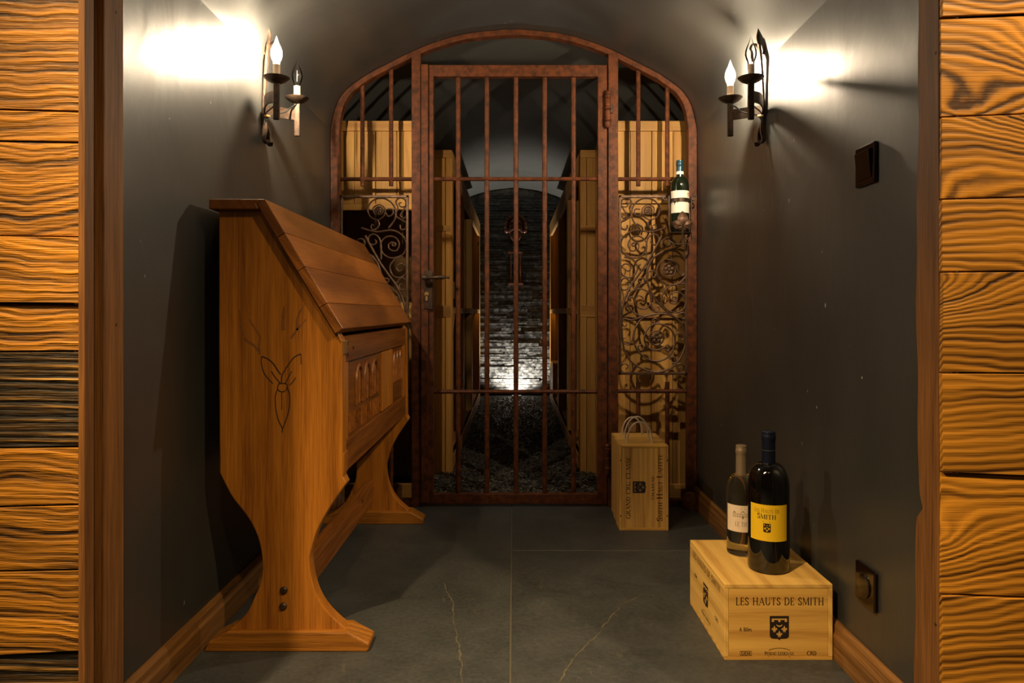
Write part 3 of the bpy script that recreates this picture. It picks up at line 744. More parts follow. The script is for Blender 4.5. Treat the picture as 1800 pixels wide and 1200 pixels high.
def bottle(name, label, c, h, r, nr, sh0, sh1, mat, capmat, cap_h, group=None):
    t = thing(name, label, 'bottle', c, group)
    MB().lathe(bottle_profile(h, r, nr, sh0, sh1), c, 48).build('body', mat, t, True)
    k = MB().lathe([(nr*.98+.0006, h-cap_h), (nr*.94+.0007, h-.03), (nr*.94+.0007, h-.024), (nr*1.02+.0008, h-.022), (nr*1.02+.0008, h-.012), (nr*.96+.0007, h-.010), (nr*.96+.0007, h-.002), (nr*.8, h), (.0001, h)], c, 32)
    cp = k.build('capsule', capmat, t, True)
    return t, cp
t, cp = bottle('wine_bottle', 'dark wine bottle with white label and teal capsule held in the iron holder', (BX, BY, BZ), .300, .0372, .0145, .185, .232, M['bottle_green'], M['cap_teal'], .058)
MB().lathe([(.0157, .240), (.0155, .252)], (BX, BY, BZ), 24).build('neck_band', M['white'], t, True)
lb = label_mesh((BX, BY, BZ), .0376, .079, .170, -PI*.98, -PI*.02).build('label', M['white'], t, True)
mm = MB(); fn = cyl((BX, BY, BZ), .0379, -PI/2 + .31)
put(mm, rect2d(.018, .0235, .146, .152) + rect2d(.0165, .024, .154, .161), fn); mm.build('red_print', plain('red_ink', (.35, .02, .02), .6), lb)
mm = MB(); put(mm, [[(-.046,.126),(-.040,.130),(-.036,.124),(-.039,.118),(-.046,.116)]] + rect2d(-.031,-.028,.119,.123) + rect2d(-.045,-.04,.112,.1145), fn); mm.build('emblem_print', M['ink'], lb)

# ================================================================== WALL SCONCES
def sconce(sgn, lit, label):
    X = lambda d: sgn * (XW - d)
    Y0 = 2.2; Z0 = 1.512
    t = thing('wall_sconce', label, 'wall lamp', (X(0), Y0, 1.35), 'iron candle sconces')
    iron = M['iron']
    # back bar with a loop at the top and a split tail
    MB().strip(catmull([(X(.006), Y0, 1.36), (X(.006), Y0, 1.44), (X(.009), Y0, 1.52), (X(.014), Y0, 1.60), (X(.020), Y0, 1.655)], 5), (0,1,0), .016, .007).build('back_bar', iron, t, bevel=.001)
    MB().strip(catmull([(X(.018), Y0, 1.650), (X(.022), Y0+.004, 1.68), (X(.017), Y0-.012, 1.712), (X(.010), Y0-.035, 1.712), (X(.006), Y0-.042, 1.68), (X(.006), Y0-.022, 1.645), (X(.007), Y0-.006, 1.622)], 6), (1,0,0), .009, .004).build('top_loop', iron, t)
    MB().strip(catmull([(X(.016), Y0+.002, 1.63), (X(.024), Y0+.016, 1.66), (X(.031), Y0+.028, 1.664), (X(.035), Y0+.034, 1.652), (X(.032), Y0+.030, 1.64), (X(.030), Y0+.028, 1.61)], 6), (1,0,0), .007, .003).build('curl', iron, t)
    for q in (-1, 1):
        MB().strip(catmull([(X(.008), Y0, 1.42), (X(.014), Y0 + q*.010, 1.385), (X(.012), Y0 + q*.020, 1.355), (X(.020), Y0 + q*.019, 1.345), (X(.024), Y0 + q*.014, 1.355)], 5), (1,0,0), .012, .005).build('tail', iron, t)
    MB().tube([(X(.010) , Y0 - .011, 1.432), (X(.022), Y0, 1.432), (X(.010), Y0 + .011, 1.432)], .004, 6).build('collar', M['brass'], t, True)
    # crescent band carrying both candles
    for q in (-1, 1):
        MB().strip(catmull([(X(.012), Y0, 1.448), (X(.022), Y0 + q*.040, 1.458), (X(.045), Y0 + q*.080, 1.463), (X(.078), Y0 + q*.100, 1.463)], 6), (0,0,1), .034, .004).build('arm', iron, t)
        hx, hy = X(.078), Y0 + q*.100
        MB().box(hx-.0095, hx+.0095, hy-.005, hy+.005, 1.394, Z0 - .004).build('stem', iron, t, bevel=.003)
        d = MB().lathe([(.0001, -.012), (.012, -.011), (.028, -.003), (.038, .006), (.0385, .007), (.037, .0075), (.027, -.001), (.0001, -.007)], (hx, hy, Z0), 28).build('drip_dish', iron, t, True)
        on = (q == lit)
        MB().lathe([(.0001, -.008), (.0105, -.008), (.0105, .044), (.0001, .044)], (hx, hy, Z0), 20).build('candle_sleeve', M['ivory'], t, True)
        bp = [(.0001,.040),(.009,.042),(.010,.052),(.0145,.062),(.0172,.074),(.0165,.086),(.0125,.098),(.0075,.108),(.0035,.120),(.0001,.130)]
        bl = MB().lathe(bp, (hx, hy, Z0), 20).build('bulb', M['bulb_lit'] if on else M['bulb_glass'], t, True)
        MB().lathe([(.0001,.058),(.0012,.059),(.0012,.095),(.0001,.096)], (hx, hy, Z0), 10).build('filament', M['filament_on'] if on else M['steel'], bl, True)
        MB().tube(catmull([(hx - sgn*.004, hy, Z0 - .012), (hx + sgn*.014, hy - q*.02, Z0 - .03), (hx + sgn*.022, hy - q*.055, Z0 - .055), (X(.016), Y0 + q*.012, 1.437), (X(.010), Y0 + q*.006, 1.40)], 5), .0022, 6).build('cable', M['cable'], t, True)
    return t
sconce(-1, -1, 'wrought iron two candle wall sconce above the wooden desk')
sconce(1, 1, 'wrought iron two candle wall sconce above the light switch wall, opposite the desk')

# ================================================================== WRITING DESK
DN0, DN1, DF0, DF1 = 1.745, 1.785, 2.785, 2.825
dk = thing('writing_desk', 'orange brown pine slant top desk on scooped trestle ends with carved front', 'desk', (-.56, 2.28, 0))
def D(u, v): p = P(u, v, DN0); return (p.x, p.z)
left = [(386,831),(397,853),(410,876),(436,910),(453,944),(461,985),(459,1019),(447.5,1049),(431,1081),(402,1108)]
right = [(611,1108),(579,1079),(560,1052),(549,1022),(544,989),(546,970),(556,936),(571,906),(590,876),(609,849)]
sp3 = lambda l: [(p.x, p.y) for p in catmull([Vector((*D(*q), 0)) for q in l], 4)]
side = [(-.7236, 1.076), D(384.5, 620)] + sp3(left) + sp3(right) + [D(603, 838), (-.4216, .757), (-.614, 1.076)]
for y0, y1 in ((DN0, DN1), (DF0, DF1)):
    pn = MB().prism(side, 'y', y0, y1).build('side_panel', M['desk'], dk, bevel=.003)
    foot = [D(362,1141), D(372,1128), D(404,1111), D(612,1111), D(640,1126), D(651,1132), D(651,1141), D(648,1146)]
    zmin = min(z for _, z in foot); foot = [(x, z - zmin if z - zmin > .004 else 0) for x, z in foot]; foot[0] = (foot[0][0], 0); foot[-1] = (foot[-1][0], 0)
    foot = [(max(x, -.757), z) for x, z in foot]
    MB().prism(foot, 'y', y0 - .016, y1 + .016).build('foot', M['desk_x'], dk, bevel=.004)
near = [o for o in dk.children if o.name.startswith('side_panel')][0]
for u, v in ((499, 1037), (498, 1065)):
    x, z = D(u, v); MB().lathe([(.0001,-.006),(.006,-.006),(.0095,-.002),(.0095,.004),(.0001,.004)], (x, DN0, z), 14, 'y').build('bolt', M['iron'], near, True)
# carved deer head: grooves and the stained antlers
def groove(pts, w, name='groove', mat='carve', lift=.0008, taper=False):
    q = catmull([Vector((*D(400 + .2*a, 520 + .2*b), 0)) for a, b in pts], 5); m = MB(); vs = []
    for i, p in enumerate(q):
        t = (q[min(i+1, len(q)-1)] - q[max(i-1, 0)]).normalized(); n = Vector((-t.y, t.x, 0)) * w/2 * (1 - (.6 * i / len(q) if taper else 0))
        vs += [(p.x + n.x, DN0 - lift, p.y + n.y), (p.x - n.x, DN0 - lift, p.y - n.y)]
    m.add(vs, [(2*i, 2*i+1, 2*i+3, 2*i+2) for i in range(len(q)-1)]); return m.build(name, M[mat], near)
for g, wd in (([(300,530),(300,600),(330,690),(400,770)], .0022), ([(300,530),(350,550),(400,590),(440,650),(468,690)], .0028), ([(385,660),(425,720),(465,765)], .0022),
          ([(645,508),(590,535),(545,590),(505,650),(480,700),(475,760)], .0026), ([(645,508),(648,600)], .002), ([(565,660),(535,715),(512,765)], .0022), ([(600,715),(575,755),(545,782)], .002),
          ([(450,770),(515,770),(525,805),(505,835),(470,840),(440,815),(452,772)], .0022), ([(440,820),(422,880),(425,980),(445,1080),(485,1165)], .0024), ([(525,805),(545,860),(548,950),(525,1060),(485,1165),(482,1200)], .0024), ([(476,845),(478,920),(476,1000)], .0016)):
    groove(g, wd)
for g, wd in (([(285,510),(280,450),(284,350),(240,285),(190,200)], .0055), ([(270,480),(230,430),(150,370),(115,240),(105,120)], .006), ([(560,370),(600,310),(650,250),(690,205)], .006), ([(610,300),(615,200),(640,130),(680,70)], .006), ([(490,300),(490,200),(500,90)], .010)):
    groove(g, wd, 'antler_carving', 'stain', .0006, True)
# lid: flat top board and four boards down the slope
MB().prism([(-.739, 1.076), (-.739, 1.1005), (-.6035, 1.1005), (-.6230, 1.0884), (-.617, 1.076)], 'y', 1.722, 2.862).build('top_board', M['desk_y'], dk, bevel=.003)
A = Vector((-.603, 0, 1.1005)); B = Vector((-.413, 0, .786)); dd = (B - A); nn = Vector((dd.z, 0, -dd.x)).normalized(); nn = -nn if nn.x < 0 else nn
cuts = [0, .26, .52, .80, 1.0]
for k in range(4):
    a = A + dd * (cuts[k] + (.002 if k else 0)); b = A + dd * (cuts[k+1] - .0005); th = nn * .023
    MB().prism([(a.x, a.z), (b.x, b.z), (b.x - th.x, b.z - th.z), (a.x - th.x, a.z - th.z)], 'y', 1.722, 2.862).build('lid_board', M['desk_y'], dk, bevel=.0018)
# carved front between the ends
XFR = -.4216
MB().box(XFR-.024, XFR-.002, DN1, DF0, .700, .765).build('top_rail', M['desk_y'], dk, bevel=.002)
MB().box(XFR-.024, XFR-.002, DN1, DF0, .424, .500).build('bottom_rail', M['desk_y'], dk, bevel=.002)
fp = MB().box(XFR-.028, XFR-.010, DN1, DF0, .496, .704).build('carved_panel', M['desk_y'], dk)
MB().box(XFR-.024, XFR-.004, DN1, DN1+.045, .500, .700).build('stile', M['desk'], dk, bevel=.002)
MB().box(XFR-.024, XFR-.004, DF0-.045, DF0, .500, .700).build('stile', M['desk'], dk, bevel=.002)
for y in (2.30, 2.405): MB().box(XFR-.020, XFR-.003, y, y+.095, .504, .697).build('centre_board', M['desk'], dk, bevel=.003)
for y0 in (1.935, 2.045, 2.155, 2.535, 2.60, 2.665):
    wd = .082 if y0 < 2.4 else .052
    out = [(XFR-.008, y0, .575)] + [(XFR-.008, y0 + wd*.5*(1 - math.cos(a)), .635 + .045*math.sin(a)) for a in [PI*i/12 for i in range(13)]] + [(XFR-.008, y0+wd, .575)]
    ar = MB().tube(out, .0055, 6).build('lancet_arch', M['desk_y'], fp, True)
    MB().tube([(XFR-.009, y0 + wd/2, .575), (XFR-.009, y0 + wd/2, .665)], .0045, 6).build('tracery', M['desk_y'], ar, True)
    MB().box(XFR-.0105, XFR-.0095, y0+.004, y0+wd-.004, .577, .66).build('tracery_ground', M['desk_y'], ar)
for k in range(22):
    y = 1.86 + k * .0205
    if y < 2.28: MB().tube([(XFR-.009, y, .51), (XFR-.009, y, .56)], .004, 5).build('reed', M['desk_y'], fp, True)
for z0, z1 in ((.742, .785), (.700, .745)): pass
MB().box(XFR-.004, XFR+.004, DN0+.010, DN1+.004, .722, .757).build('hinge', M['brass'], dk, bevel=.002)
MB().box(XFR-.004, XFR+.004, DN0+.004, DN1+.006, .428, .480).build('hinge', M['desk'], dk, bevel=.002)
for y, z in ((1.812, .748), (1.812, .722), (1.875, .735), (2.74, .74)): MB().ball((XFR-.002, y, z), .006, 6, (.5,1,1.2)).build('peg', M['iron'], dk, True)
MB().box(-.720, XFR-.026, DN1, DF0, .430, .450).build('bottom_board', M['desk_y'], dk)
MB().box(-.722, -.706, DN1, DF0, .43, 1.076).build('back_board', M['desk_y'], dk)
MB().box(-.580, -.548, DN1-.004, DF0+.004, .080, .168).build('stretcher', M['desk_y'], dk, bevel=.003)

# ================================================================== CRATE WITH TWO BOTTLES
CX0, CX1, CY0, CY1, CZ = .5008, .7580, 1.690, 2.020, .180
cr = thing('wine_crate', 'flat pale pine wine crate with printed crest, two bottles standing on it', 'crate', ((CX0+CX1)/2, (CY0+CY1)/2, 0))
MB().box(CX0, CX1, CY0, CY1, CZ-.010, CZ).build('lid', M['pine_y'], cr, bevel=.0012)
fb = MB().box(CX0+.0105, CX1-.0105, CY0+.0008, CY0+.011, .008, CZ-.0105).build('front_board', M['pine_x'], cr, bevel=.0008)
MB().box(CX0+.0105, CX1-.0105, CY1-.011, CY1, .008, CZ-.0105).build('back_board', M['pine_x'], cr, bevel=.0008)
sl = MB().box(CX0, CX0+.010, CY0, CY1, .008, CZ-.0105).build('side_board', M['pine_y'], cr, bevel=.0008)
MB().box(CX1-.010, CX1, CY0, CY1, .008, CZ-.0105).build('side_board', M['pine_y'], cr, bevel=.0008)
MB().box(CX0, CX1, CY0, CY1, 0, .0078).build('base_board', M['pine_x'], cr, bevel=.0008)
def fpx(u, v):                     # crate front in photo pixels -> local mm on the face
    p = P(u, v, CY0); return p.x, p.z
def face_front(x, y): return (x, CY0 + .0003, y)
def printing(parent, items, fn, mat='ink', name='lettering'):
    o = None
    for it in items:
        m = MB(); put(m, it, fn); o = m.build(name, M[mat], parent)
    return o
xa, za = fpx(1293, 1063); xb, _ = fpx(1449, 1063); hh = .0175
title = move(fit('LES HAUTS DE SMITH', xb - xa, hh), (xa+xb)/2, za)
x6, z6 = fpx(1311, 1109); six = move(fit('6 Blles', .029, .0085, thick=.16), x6, z6)
xl, zl = fpx(1370, 1151); pess = move(fit('PESSAC-LÉOGNAN', .070, .0082, thick=.17, caps=.85), xl, zl)
swash = [line2d([(xl + p[0], zl + .004 + p[1]) for p in arc(0, 0, .031, .0125, 35, 145, 12)], .0009), line2d([(xl + p[0], zl + .004 + p[1]) for p in arc(0, 0, .031, .0125, 215, 325, 12)], .0009)]
xc, zc = fpx(1427, 1151); crd = move(fit('CRD', .023, .0090, thick=.17), xc, zc)
xi, zi = fpx(1311, 1148)
ico = line2d([(xi-.0135, zi-.005), (xi+.0135, zi-.005), (xi+.0135, zi+.005), (xi-.0135, zi+.005), (xi-.0135, zi-.005)], .0009) + move(fit('UEM', .022, .006, thick=.2, thin=.1), xi, zi-.003)
printing(fb, [title, six, pess + swash[0] + swash[1], crd, ico], face_front)
shd, pale = crest(.0455, .056); xs, zs_ = fpx(1370, 1103)
c1 = printing(fb, [move(shd, xs, zs_)], face_front, 'ink', 'crest')
printing(c1, [move(pale, xs, zs_)], lambda x, y: (x, CY0 + .0000, y), 'pine_flat', 'crest_charges')
# left side of the crate
ym = (CY0 + CY1) / 2
fs = lambda dx: (lambda x, y: (CX0 - dx, ym - x, y))
printing(sl, [move(fit('LES HAUTS DE SMITH', .262, .0175), 0, .145), move(fit('PESSAC-LÉOGNAN', .085, .009, thick=.17, caps=.85), .004, .028), move(fit('CRD', .03, .009, thick=.17), .10, .064), move(fit('6 Blles', .03, .009, thick=.16), -.10, .098),
              line2d([(.004 + p[0], .032 + p[1]) for p in arc(0, 0, .038, .013, 35, 145, 12)], .0009), line2d([(.004 + p[0], .032 + p[1]) for p in arc(0, 0, .038, .013, 215, 325, 12)], .0009)], fs(.0004))
c2 = printing(sl, [move(shd, 0, .088)], fs(.0004), 'ink', 'crest')
printing(c2, [move(pale, 0, .088)], fs(.0008), 'pine_flat', 'crest_charges')

# magnum with yellow label
mc = (.643, 1.795, CZ)
t, cp = bottle('wine_bottle', 'large black wine bottle with yellow label standing on the pine crate', mc, .347, .0505, .0168, .205, .268, M['bottle'], M['cap_blue'], .082)
MB().lathe([(.0178, .299), (.0180, .3005)], mc, 32).build('capsule_stripe', M['steel'], cp, True)
az = -PI/2 - .33
lb = label_mesh(mc, .0508, .083, .172, az - .97, az + .97, 30).build('label', M['yellow'], t, True)
fn = cyl(mc, .0511, az - .10); fn2 = cyl(mc, .0513, az - .10)
printing(lb, [move(fit('LES HAUTS DE', .062, .0095, thick=.13, caps=.8), 0, .153)], fn, 'ink_olive')
printing(lb, [move(fit('SMITH', .046, .0125, thick=.16, caps=.88), 0, .1375)], fn, 'ink')
printing(lb, [move(rect2d(-.009, .009, 0, .0016), 0, .130), rect2d(-.02, .02, .1005, .1017), rect2d(-.031, .033, .0955, .0965), rect2d(-.03, .034, .0905, .0915)], fn, 'ink_olive', 'small_print')
s2, p2 = crest(.0175, .0225)
c3 = printing(lb, [move(s2, .001, .1155)], fn, 'ink', 'crest'); printing(c3, [move(p2, .001, .1155)], fn2, 'yellow', 'crest_charges')

# pale bottle
wc = (.612, 1.912, CZ)
t, cp = bottle('wine_bottle', 'clear glass bottle of white wine with cream label behind the black bottle', wc, .290, .0385, .0142, .165, .212, M['clear'], M['cap_gold'], .083)
az = -PI/2 - .18
lb = label_mesh(wc, .0389, .066, .136, az - 1.25, az + 1.15, 26).build('label', M['cream'], t, True)
fn = cyl(wc, .0392, az - .03)
house = []
house += rect2d(-.026, .026, .104, .1045) + rect2d(-.026, .026, .1155, .116)
for k in range(14): house += rect2d(-.026 + k*.0039, -.0245 + k*.0039, .105, .1095) + rect2d(-.026 + k*.0039, -.0245 + k*.0039, .111, .115)
house += [[(-.007,.116),(.007,.116),(0,.1225)], [(-.026,.116),(-.018,.116),(-.022,.121)], [(.018,.116),(.026,.116),(.022,.121)]] + rect2d(-.002, .002, .1015, .109)
printing(lb, [house, rect2d(-.006, .006, .127, .1282), rect2d(-.016, .012, .0965, .0978)], fn, 'ink_soft', 'house_print')
printing(lb, [move(fit('LE THIL', .040, .0115, thick=.14), 0, .0815), move(fit('COMTE CLARY'.replace('Y', 'V'), .028, .003, thick=.2, thin=.1), .004, .0755) if False else rect2d(-.012, .016, .0765, .0778), rect2d(-.027, .027, .0705, .0716)], fn, 'ink_soft')

# ================================================================== THREE NARROW CASES BY THE GATE
BX0, BX1, BZ1 = .4008, .5858, .3215
labs = ['narrow pine wine case printed with black lettering and crest, before two plain ones',
        'narrow pine wine case sandwiched between two others by the gate',
        'narrow pine wine case standing against the gate, behind two others']
for k in range(3):
    y0 = 2.692 + k * .0950; y1 = y0 + .0905; dx = (0, .003, .007)[k]
    x0, x1 = BX0 + dx, BX1 + dx
    t = thing('wine_case', labs[k], 'wine case', ((x0+x1)/2, (y0+y1)/2, 0), 'narrow wine cases by the gate')
    f = MB().box(x0+.009, x1-.009, y0+.001, y0+.009, .010, BZ1-.0085).build('front_board', M['pine_z'], t, bevel=.0008)
    MB().box(x0+.009, x1-.009, y1-.009, y1-.001, .010, BZ1-.0085).build('back_board', M['pine_z'], t, bevel=.0008)
    for a in (x0, x1-.0087): MB().box(a, a+.0087, y0, y1, 0, BZ1).build('side_board', M['pine_z'], t, bevel=.0008)
    MB().box(x0+.009, x1-.009, y0, y1, BZ1-.0083, BZ1).build('top_board', M['pine_x'], t, bevel=.0008)
    MB().box(x0+.009, x1-.009, y0, y1, 0, .0095).build('base_board', M['pine_x'], t, bevel=.0008)
    xm = (x0 + x1)/2 - .004 + (-.006, -.004, -.010)[k]; yc = (y0+y1)/2; hr = (.046, .045, .039)[k]; hz = (.072, .078, .062)[k]
    rp = [(xm - hr*1.02, yc, BZ1-.004)] + [(xm - hr*math.cos(a)*(1 if a < 1.6 else 1.05), yc - .012*math.sin(a), BZ1 + .012 + hz*math.sin(a)) for a in [PI*i/12 for i in range(13)]] + [(xm + hr*1.08, yc, BZ1-.004)]
    MB().tube(catmull(rp, 2), .0033, 8).build('rope_handle', M['rope'], t, True)
    if k == 0:
        for xx in (x0+.0043, x1-.0043):
            for zz in (.055, .265): MB().ball((xx, y0, zz), .0028, 5, (1,.4,1)).build('nail', M['iron'], t, True)
        # lettering reads upwards
        def vert(xbase, dy=.0006): return lambda a, b: (xbase - b, y0 + .001 - dy, .162 + a)
        def tx(u): return P(u, 0, y0).x
        printing(f, [fit('GRAND CRU CLASSÉ', .236, .0155, thick=.13)], vert(tx(1108)))
        printing(f, [fit('SMITH HAUT LAFITTE', .255, .0215, thick=.14, caps=.72)], vert(tx(1164.5)))
        printing(f, [fit('CHATEAU', .092, .0105, thick=.14)], vert(tx(1150)))
        s3, p3 = crest(.044, .050)
        ccx, ccz = tx(1124), P(0, 856, y0).z
        mp = lambda dy: (lambda a, b: (ccx - b, y0 + .001 - dy, ccz + a))
        c4 = printing(f, [s3], mp(.0006), 'ink', 'crest'); printing(c4, [p3], mp(.0012), 'ink_soft', 'crest_charges')

# ================================================================== SWITCH AND SOCKET
sw = thing('light_switch', 'glossy dark rocker switch plate on the plaster wall above the wall socket', 'light switch', (XW, 1.561, 1.149))
MB().box(XW-.009, XW+.001, 1.517, 1.605, 1.105, 1.193).build('plate', M['brown_gloss'], sw, bevel=.004, seg=3)
MB().prism([(XW-.008, 1.117), (XW-.0105, 1.117), (XW-.0165, 1.178), (XW-.008, 1.181)], 'y', 1.530, 1.592).build('rocker', M['brown_gloss'], sw, bevel=.002)
so = thing('wall_socket', 'dark wall socket with round well low on the wall above the baseboard', 'socket', (XW, 1.561, .226))
MB().box(XW-.009, XW+.001, 1.517, 1.605, .182, .270).build('plate', M['brown_gloss'], so, bevel=.006, seg=3)
MB().lathe([(.022,-.0125),(.025,-.012),(.026,-.008),(.022,-.008),(.021,-.011),(.0001,-.011)], (XW, 1.561, .226), 24, 'x').build('well', M['black'], so, True)
for q in (-.0095, .0095): MB().lathe([(.0001,-.0118),(.003,-.0118),(.003,-.010),(.0001,-.010)], (XW, 1.561 + q, .226), 8, 'x').build('contact', M['steel'], so, True)

# ================================================================== CELLAR RACKS
ZT = 1.676
def rack_end(sgn, label, zlow):            # tall boarded end cabinet just behind the gate
    x0, x1 = .425, .90; y0, y1 = 3.165, 3.70
    t = thing('boarded_cabinet', label, 'cabinet', (sgn*(x0+x1)/2, y0, 0))
    nb = 5; wd = (x1 - x0) / nb
    for k in range(nb):
        a = x0 + k*wd; MB().box(*sorted((sgn*(a+.0012), sgn*(a+wd-.0012))), y0+.002+.002*(k%2), y0+.022, max(zlow, 1.31), ZT-.045).build('board', M['rack'], t, bevel=.0015)
        if zlow < .5: MB().box(*sorted((sgn*(a+.0012), sgn*(a+wd-.0012))), y0+.014+.002*(k%2), y0+.032, zlow, 1.309).build('board', M['rack'], t, bevel=.0015)
    MB().box(*sorted((sgn*x0, sgn*x1)), y0-.004, y0+.024, ZT-.045, ZT).build('top_rail', M['rack_x'], t, bevel=.002)
    MB().box(*sorted((sgn*x0, sgn*x1)), y0, y0+.024, -.02, .06).build('bottom_rail', M['rack_x'], t, bevel=.002)
    MB().box(*sorted((sgn*x0, sgn*x1)), y0, y0+.020, .80, .87).build('middle_rail', M['rack_x'], t, bevel=.002)
    MB().box(*sorted((sgn*x0, sgn*x1)), y1-.02, y1, -.02, ZT-.022).build('back_board', M['rack'], t)
    if zlow > .5: MB().box(*sorted((sgn*x0, sgn*x1)), y0+.002, y0+.022, zlow-.03, zlow).build('panel_rail', M['rack_x'], t, bevel=.002)
    MB().box(*sorted((sgn*x0, sgn*(x0+.02))), y0+.024, y1, -.02, ZT-.002).build('side_board', M['rack'], t, bevel=.002)
    MB().box(*sorted((sgn*x0, sgn*x1)), y0+.024, y1, ZT-.022, ZT-.002).build('top_board', M['rack_y'], t)
    return t
rack_end(-1, 'boarded pine cabinet end behind the gate on the side of the desk', 1.31)
rack_end(1, 'boarded pine cabinet end behind the gate on the side of the iron bottle holder', .06)
def rack(sgn, xin, label):           # shelving along the aisle
    y0, y1, xo = 3.73, 6.86, .95
    t = thing('wine_rack', label, 'wine rack', (sgn*(xin+xo)/2, (y0+y1)/2, 0))
    bx = lambda a, b: sorted((sgn*a, sgn*b))
    # end towards the gate: post, boards, rails
    MB().box(*bx(xin, xin+.032), y0, y0+.10, -.02, ZT-.04).build('corner_post', M['rack'], t, bevel=.002)
    for k in range(2): MB().box(*bx(xin+.033+k*.085, xin+.116+k*.085), y0+.006, y0+.028, -.02, ZT-.04).build('board', M['rack'], t, bevel=.002)
    MB().box(*bx(xin, xo), y0-.002, y0+.03, ZT-.04, ZT).build('top_rail', M['rack_x'], t, bevel=.002)
    for z in (1.25, .80): MB().box(*bx(xin+.004, xin+.21), y0-.004, y0+.006, z, z + (.03 if z > 1 else .06)).build('rail', M['rack_x'], t, bevel=.002)
    # aisle face
    for k, y in enumerate((4.60, 5.55, y1-.09)): MB().box(*bx(xin, xin+.05), y, y+.09, -.02, ZT-.02).build('post', M['rack'], t, bevel=.002)
    MB().box(*bx(xin-.002, xin+.02), y0+.03, y1, ZT-.125, ZT).build('fascia', M['rack_y'], t, bevel=.002)
    MB().box(*bx(xin, xo), y0+.03, y1, ZT-.018, ZT+.002).build('top_board', M['rack_y'], t)
    MB().box(*bx(xin-.002, xo), y0+.03, y1, .816, .852).build('shelf', M['rack_y'], t, bevel=.002)
    MB().box(*bx(xin, xo), y0+.03, y1, .03, .06).build('shelf', M['rack_y'], t, bevel=.002)
    MB().box(*bx(xin-.002, xin+.02), y0+.03, y1, -.02, .06).build('plinth', M['rack_y'], t, bevel=.002)
    MB().box(*bx(xo-.01, xo), y0, y1, -.02, ZT-.02).build('back_board', M['rack'], t)
    for y in (4.62, 5.57, y1-.03): MB().box(*bx(xin+.05, xo-.01), y, y+.025, .06, ZT-.02).build('divider', M['rack'], t)
    for y in (4.15,): MB().prism([(y0+.10, .815), (y0+.24, .815), (y0+.10, .70)], 'x', *bx(xin+.002, xin+.022)).build('bracket', M['rack'], t)
    return t
rack(-1, .325, 'long pine wine rack in the cellar aisle holding a single labelled bottle')
rack(1, .350, 'long pine wine rack in the cellar aisle holding a pale printed box')
# bottles in the racks
c = (-.372, 4.06, .852)
t, _ = bottle('wine_bottle', 'dark bottle with pale label standing on the cellar shelf behind the door handle', c, .30, .037, .0145, .19, .235, M['bottle'], M['cap_blue'], .05)
label_mesh(c, .0374, .05, .145, -PI*.85, PI*.1).build('label', M['cream'], t, True)
# printed carton at the far end of the right rack
kx, ky0, ky1 = .352, 6.42, 6.74
t = thing('wine_carton', 'pale printed wine box low in a cellar rack beside the slate wall', 'box', (kx + .1, (ky0+ky1)/2, .06))
b_ = MB().box(kx, kx+.2, ky0, ky1, .06, .36).build('body', M['pine_z'], t, bevel=.002)
MB().box(kx-.001, kx+.201, ky0-.001, ky1+.001, .352, .366).build('lid', M['pine_y'], t, bevel=.002)
printing(b_, [move(fit('SMITH', .16, .05), 0, .22), rect2d(-.06, .06, .15, .17)], lambda x, y: (kx - .0006, (ky0+ky1)/2 - x, y))

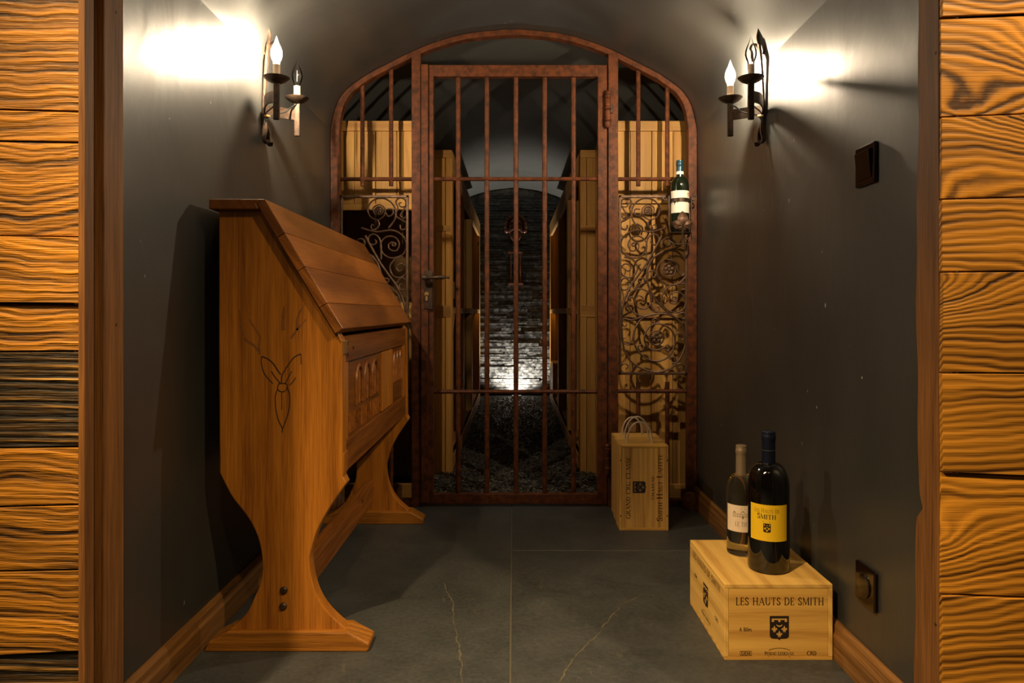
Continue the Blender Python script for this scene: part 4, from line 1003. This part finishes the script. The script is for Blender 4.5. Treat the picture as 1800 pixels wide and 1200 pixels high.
# carved mask and rods on the slate wall
mx, my, mz = .020, YB - .03, .827 + 148 * 7.2 / F
t = thing('wall_mask', 'copper brown bearded mask relief mounted on the black slate wall', 'wall ornament', (mx, YB, mz - .16))
m = MB(); m.ball((mx, my, mz), .085, 10, (.85, .45, 1.25)); m.build('face', M['copper'], t, True)
for k in range(13):
    a = PI * (-.12 + 1.24 * k / 12); MB().ball((mx + .098*math.cos(a), my + .004, mz + .015 + .115*math.sin(a)), .028, 6, (1,.7,1)).build('hair_curl', M['copper'], t, True)
for q in (-1, 1):
    MB().tube(catmull([(mx, my-.046, mz-.028), (mx + q*.03, my-.046, mz-.018), (mx + q*.065, my-.03, mz-.045), (mx + q*.082, my-.015, mz-.03)], 4), .011, 8).build('moustache', M['copper'], t, True)
    MB().tube([(mx + q*.014, my-.036, mz+.038), (mx + q*.04, my-.036, mz+.048), (mx + q*.062, my-.024, mz+.034)], .009, 6).build('brow', M['copper'], t, True)
    MB().ball((mx + q*.034, my-.034, mz+.022), .011, 6).build('eye', M['copper'], t, True)
MB().tube([(mx, my-.038, mz+.04), (mx, my-.056, mz-.012), (mx, my-.044, mz-.022)], .012, 8).build('nose', M['copper'], t, True)
for q in (-2, -1, 0, 1, 2): MB().tube(catmull([(mx + q*.020, my-.03, mz-.055), (mx + q*.022, my-.036, mz-.09), (mx + q*.012, my-.03, mz-.125 - .02*(2-abs(q)))], 4), .014, 8).build('beard_lock', M['copper'], t, True)
st = thing('rod_stand', 'thin twin metal rods with crosspieces below the mask on the slate wall', 'bracket', (mx, YB, 1.10))
for q in (-1, 1): MB().tube([(mx + q*.048, YB-.045, 1.12), (mx + q*.048, YB-.045, 1.43)], .007, 8).build('rod', M['copper'], st, True)
for z in (1.115, 1.435): MB().box(mx-.075, mx+.075, YB-.06, YB+.0, z-.012, z+.008).build('crosspiece', M['copper'], st, bevel=.002)

# recessed uplight grazing the slate wall
ul = thing('floor_uplight', 'small round recessed uplight in the floor before the slate wall', 'floor lamp', (.028, 7.00, -.02))
MB().lathe([(.030,0),(.048,0),(.048,.022),(.044,.026),(.036,.026),(.030,.018)], (.028, 7.00, -.02), 24).build('ring', M['steel'], ul, True)
MB().lathe([(.0001,.008),(.030,.008),(.030,.012),(.0001,.014)], (.028, 7.00, -.02), 20).build('lens', emit('uplight_lens', (1, .92, .78), 60), ul, True)
sl_ = spot('floor_uplight_beam', (.028, 7.00, .012), (.028, 7.27, .62), UPLIGHT, 140, .6, (1, .92, .78), .02);
